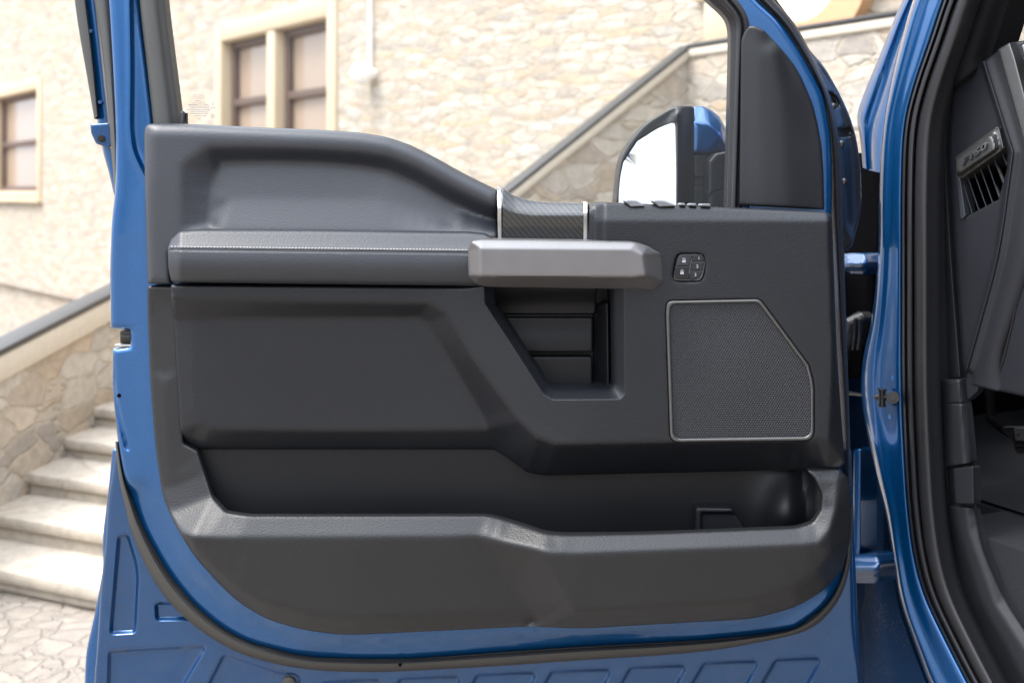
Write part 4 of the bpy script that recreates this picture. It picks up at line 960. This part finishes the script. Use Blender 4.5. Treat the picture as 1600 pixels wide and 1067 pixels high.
# check strap and bracket
cs_ = MB(); a_ = Vector(B(1312, 612, -.06)); b_ = Vector(B(1374, 621, .012)); cs_.tube([a_, a_.lerp(b_, .35), a_.lerp(b_, .6), b_], [.0055, .0035, .0022, .0022], 8); cs_.build('check_strap', 'steel', jamb)
br = MB(); br.tube([B(1378, 610, .016), B(1378, 632, .016)], .0052, 12); br.tube([B(1370, 620, .014), B(1394, 621, .014)], .0045, 10)
br.tube([B(1378, 607, .016), B(1378, 610, .016)], .007, 12); br.tube([B(1378, 632, .016), B(1378, 635, .016)], .006, 12)
br.tube([B(1395, 621, .004), B(1395, 621, .022)], [.0105, .0095], 16); br.tube([B(1395, 621, .022), B(1395, 621, .025)], .0055, 6); br.build('strap_bracket', 'steel', jamb)
for x_, y_ in ((1396, 590), (1391, 651)): dot(x_, y_, 3.6, .003, 'blue', 'pressed_dimple', jamb, .0008, 'B')
# seal and pinch trim round the opening
loft('body_seal', [(shift(rc, d), h) for d, h in ((-1, -.012), (1, .004), (4, .007), (6, .0), (8, -.004), (9.5, .010), (12, .016), (15, .015), (17.5, .008), (18.5, -.01))], 'rubber', jamb, 200, 'B', .02)
loft('pinch_trim', [(shift(rc, d), h) for d, h in ((18, -.012), (19.5, .006), (24, .012), (32, .013), (38, .010), (41, .004), (48, -.012), (58, -.03), (62, -.05))], 'rubber', jamb, 200, 'B', .02, sub=2)

# interior ---------------------------------------------------------------
K = lambda k: -k     # depth inside the side plane as negative h
relief('pillar_trim', [(1520, -120), (1620, -120), (1592, -40), (1578, 0), (1566, 40), (1549, 92), (1510, 122), (1482, 140), (1468, 200), (1462, 300), (1455, 300), (1452, 200), (1468, 120), (1490, 40), (1500, 0)],
       zones([([(1500, 0), (1460, 150)], K(.05), 'line'), ([(1540, 0), (1500, 120)], K(.03), 'line'), ([(1578, 0), (1549, 92)], K(.07), 'line')]), 'fabric', truck, step=6, r=5, back=K(.12), mode='B')
dash = relief('dashboard', [(1482, 136, 4), (1536, 97, 4), (1560, 79, 2), (1578, 67, 3), (1640, 58), (1700, 58), (1700, 420), (1640, 560), (1560, 612), (1512, 600), (1502, 592, 2), (1487, 400), (1477, 225)],
       lambda p: zones([([(1484, 145), (1479, 225), (1489, 400), (1504, 588)], K(.062), 'line'), ([(1492, 145), (1535, 108), (1574, 240), (1552, 400), (1508, 570), (1495, 400), (1485, 225)], K(.050)),
                         ([(1540, 100), (1584, 240), (1562, 400), (1514, 575)], K(.040), 'line'), ([(1562, 85), (1600, 235), (1578, 385), (1526, 600)], K(.044), 'line'),
                         ([(1690, 100), (1690, 400), (1620, 560)], K(.14), 'line')], 2.6)(p), 'dash', truck, holes=[[(1496, 268, 2), (1560, 230, 2), (1573, 240, 2), (1574, 262), (1560, 312, 3), (1504, 342, 2)]], step=3, r=3, back=K(.16), mode='B', ostep=2.5)
relief('dash_ridge', [(1534.5, 97, 1), (1538, 95, 1), (1583.5, 238, 3), (1561.5, 400, 8), (1511, 578, 1), (1508.5, 577, 1), (1557.5, 400, 8), (1579.5, 240, 3)], K(.0375), 'dash', dash, step=3, r=1.4, back=K(.05), mode='B', ostep=2)
relief('cowl_strip', [(1464, 140, 2), (1481, 138, 2), (1476, 225), (1486, 400), (1501, 591, 1), (1466, 591, 1), (1460, 400), (1458, 220)], zones([([(1468, 145), (1466, 400), (1470, 590)], K(.07), 'line'), ([(1480, 145), (1476, 225), (1485, 400), (1500, 590)], K(.052), 'line')]), 'kick', dash, step=4, r=2.5, back=K(.1), mode='B')
relief('dash_bezel', [(1559, 78, 1), (1578, 66.5, 1), (1586, 90), (1612, 190), (1620, 262, 1), (1606, 262, 1), (1597, 215)], K(.030), 'darksilver', dash, step=4, r=3, back=K(.06), mode='B')
relief('side_outlet', [(1595, 70, 1), (1612, 66), (1620, 120), (1604, 110)], K(.022), 'chrome', dash, step=4, r=2, back=K(.06), mode='B')
relief('knee_panel', [(1607, 262, 2), (1700, 262), (1700, 640), (1546, 608, 3), (1563, 560), (1578, 498), (1596, 400), (1600, 330)], K(.055), 'dash', dash, step=6, r=4, back=K(.12), mode='B')
sk = MB(); sk.tube([B(1607, 380, K(.0535)), B(1597, 420, K(.0535)), B(1583, 498, K(.0535)), B(1568, 560, K(.0535)), B(1553, 603, K(.0535))], .0011, 6); sk.build('dash_stitching', 'steel', dash)
relief('dash_lower', [(1560, 395, 2), (1581, 380, 2), (1577, 440), (1560, 520), (1527, 612, 2), (1510, 628, 3), (1508, 600), (1512, 582), (1545, 460)], K(.046), 'dash', dash, step=4, r=2, back=K(.060), mode='B')
# vent
vb = MB(); v, f = relief('', [(1490, 225), (1580, 225), (1580, 350), (1495, 350)], K(.125), None, step=20, r=0, back=K(.13), obj=False, mode='B'); vb.add(v, f)
vent = vb.build('air_vent', 'black', dash)
sl_ = [((1504, 283), (1519, 334)), ((1512, 278), (1530, 330)), ((1522, 271), (1541, 323)), ((1532, 265), (1551, 317)), ((1543, 257), (1562, 311)), ((1553, 250), (1568, 288)), ((1566, 243), (1573, 258))]
for (a, b) in sl_:
    m_ = MB(); a = (a[0] - 2, a[1] - 7); w2 = .8
    m_.hexa([B(b[0] - w2, b[1], K(.054)), B(b[0] + w2, b[1], K(.054)), B(b[0] + w2 + 4, b[1], K(.115)), B(b[0] - w2 + 4, b[1], K(.115)), B(a[0] - w2, a[1], K(.054)), B(a[0] + w2, a[1], K(.054)), B(a[0] + w2 + 4, a[1], K(.115)), B(a[0] - w2 + 4, a[1], K(.115))])
    m_.build('vent_slat', 'soft', dash, smooth=False)
relief('vent_rim', [(1495, 272, 1), (1501, 281, 1), (1509, 337, 1), (1504, 343, 2), (1500, 341, 1)], K(.047), 'soft', dash, step=2.5, r=1.5, back=K(.07), mode='B', ostep=2)
relief('badge_cap', [(1493, 246, 3), (1557, 198.5, 3), (1561, 200, 2), (1568.5, 233, 2), (1501, 281, 3), (1495, 274, 2)], zones([([(1497, 252), (1546, 214), (1551, 232), (1500, 266)], K(.026)), ([(1494, 247), (1557, 200)], K(.038), 'line'), ([(1560, 202), (1568, 232)], K(.040), 'line'), ([(1568, 234), (1501, 280)], K(.042), 'line')], 3), 'darksilver', dash, step=2, r=1.5, back=K(.1), mode='B', ostep=1.6)
def badge(x, y, z):
    # reading line from (1497,262) up to (1546,224) in the picture, letters upright across it
    u = (x + .5); px = 1497.5 + u * 49 + y * 2; py = 259 - u * 36 - y * 36
    return Vector(B(px, py, K(.026) + .0012 + z * .004))
text_mesh('F150', .40, lambda x, y, z: badge(x, y, z), 'badge_lettering', 'chrome', dash, .6, bold=.012)
# kick panel and fuse cover
relief('kick_panel', [(1466, 592.5, 1), (1502, 592.5, 1), (1512, 628, 1), (1518, 700), (1520, 760), (1524, 796), (1535, 855), (1569, 934), (1620, 1010), (1660, 1067), (1700, 1150), (1600, 1150), (1552, 1036), (1500, 930), (1476, 800), (1468, 700)],
       emb(tin([([(1468, 592), (1470, 700), (1478, 800), (1503, 925), (1555, 1036), (1610, 1140)], K(.055)), ([(1484, 594), (1486, 740), (1496, 825), (1532, 940), (1600, 1060), (1650, 1150)], K(.030)),
                ([(1500, 594), (1508, 740), (1514, 830), (1556, 945), (1630, 1060), (1680, 1150)], K(.030)), ([(1506, 594), (1519, 700), (1525, 796), (1570, 934), (1660, 1060), (1700, 1140)], K(.044))], 2.5),
           [(rp([(1480, 729), (1530, 722), (1532, 793), (1484, 791)], 2), .014, 3), (rp([(1460, 629.5), (1520, 628.5), (1520, 630.5), (1460, 631.5)], 0, 2), .002, 2)]), 'kick', truck, step=3.2, r=4, back=K(.056), mode='B')
kp = [o for o in bpy.data.objects if o.name.startswith('kick_panel')][0]
relief('fuse_cover', [(1489.5, 732, 2), (1521, 728, 2), (1522, 787, 2), (1493, 787, 3)], K(.030), 'kick', kp, step=4, r=2, back=K(.046), mode='B')
# footwell: floor mat, toe board, pedals, cab shell
def BL(u, n, z): return (.56 + u * .423 + n * BN[0], 1.85 - CD - u * BN[0] + n * BN[1], z)
fm = MB(); fm.box(-.42, 1.6, .20, 1.7, .72, .775, BL); fm.box(.16, 1.6, .058, .199, .60, .776, BL); fm.build('cab_floor', 'carpet', truck, smooth=False)
mt = MB(); nx, ny = 24, 24
for i in range(nx + 1):
    for j_ in range(ny + 1):
        u, n_ = -.33 + i * .9 / nx, .205 + j_ * .55 / ny
        mt.v.append(BL(u, n_, .781 + .006 * math.sin(u * 19 + n_ * 7) * math.sin(n_ * 15) + .02 * smooth(np.array((.12 - u) / .4)) * .6))
mt.f = [(i * (ny + 1) + j_, (i + 1) * (ny + 1) + j_, (i + 1) * (ny + 1) + j_ + 1, i * (ny + 1) + j_ + 1) for i in range(nx) for j_ in range(ny)]
mt.build('floor_mat', 'carpet', truck)
tb = MB(); tb.box(-.5, -.42, .20, 1.7, .72, 1.28, BL); tb.box(-.62, -.12, .22, 1.7, 1.20, 1.26, BL); tb.box(-.42, -.1, .205, .215, .776, 1.19, BL); tb.build('firewall', 'black', truck, smooth=False)
pd = relief('brake_pedal', [(1566, 666, 2), (1640, 665), (1640, 709), (1588, 709, 3), (1584, 695), (1578, 682), (1566, 674, 3)], emb(K(.20), [(rp([(1585, y_), (1660, y_), (1660, y_ + 3), (1586, y_ + 3)], 1), .004, 2) for y_ in (690, 698)]), 'steel', truck, step=2.5, r=3, back=K(.215), mode='B', ostep=2)
relief('pedal_pad', [(1584, 668, 2), (1640, 668), (1640, 688), (1587, 688, 2)], K(.193), 'rubber_grey', pd, step=4, r=1.5, back=K(.2), mode='B')
pa = MB(); pa.tube([B(1610, 690, K(.22)), B(1570, 672, K(.26)), B(1548, 655, K(.30)), B(1545, 600, K(.33))], .008, 10); pa.build('pedal_arm', 'black', pd)
text_mesh('O', .008, lambda x, y, z: Vector(B(1593, 680, K(.1925))) + Vector((x * .9, -x * .4 - z, y * .8)), 'pedal_lettering', 'black', pd, .0003)

cab = MB()
cab.box(-.15, 2.3, .12, 1.75, 1.88, 1.94, BL)                       # roof
cab.box(1.08, 2.3, .0, .1, .45, 1.28, BL); cab.box(1.08, 1.18, .02, .10, 1.281, 1.879, BL); cab.box(2.22, 2.3, .101, 1.7, .45, 1.879, BL)
cab.box(-.4, 2.3, 1.76, 1.86, .45, 1.25, BL)                        # far side
rgm = MB(); rgm.box(1.181, 2.219, .04, .06, 1.281, 1.85, BL); rgm.build('rear_door_glass', 'gloss_black', truck)
cab.build('cab_shell', 'blue', truck, smooth=True, bevel=.02)
sill = MB(); sill.box(.62, 1.07, -.01, .14, .5, .74, BL); sill.build('door_sill', 'blue', truck, bevel=.02)
bed = MB(); bed.box(2.32, 4.3, .0, .1, .5, 1.38, BL); bed.box(2.32, 4.3, 1.7, 1.8, .5, 1.38, BL); bed.build('cargo_bed', 'blue', truck, bevel=.02)
wing = MB()
wing.add([BL(u, n_, z_) for u in (-.14, -.55, -1.05, -1.25) for n_, z_ in ((.03, .5), (.0, .8), (.02, 1.08), (.12, 1.17), (1.0, 1.2), (1.74, 1.17), (1.84, .8))],
         [(i * 7 + k, i * 7 + k + 1, (i + 1) * 7 + k + 1, (i + 1) * 7 + k) for i in range(3) for k in range(6)] + [tuple(21 + k for k in range(7))])
wing.build('front_wing', 'blue', truck)
seat = MB(); seat.box(.62, 1.15, .22, .72, .80, 1.08, BL); seat.box(1.10, 1.26, .22, .72, 1.081, 1.72, BL); seat.build('driver_seat', 'leather', truck, bevel=.04)  # out-of-view seat, added to block light in the cab
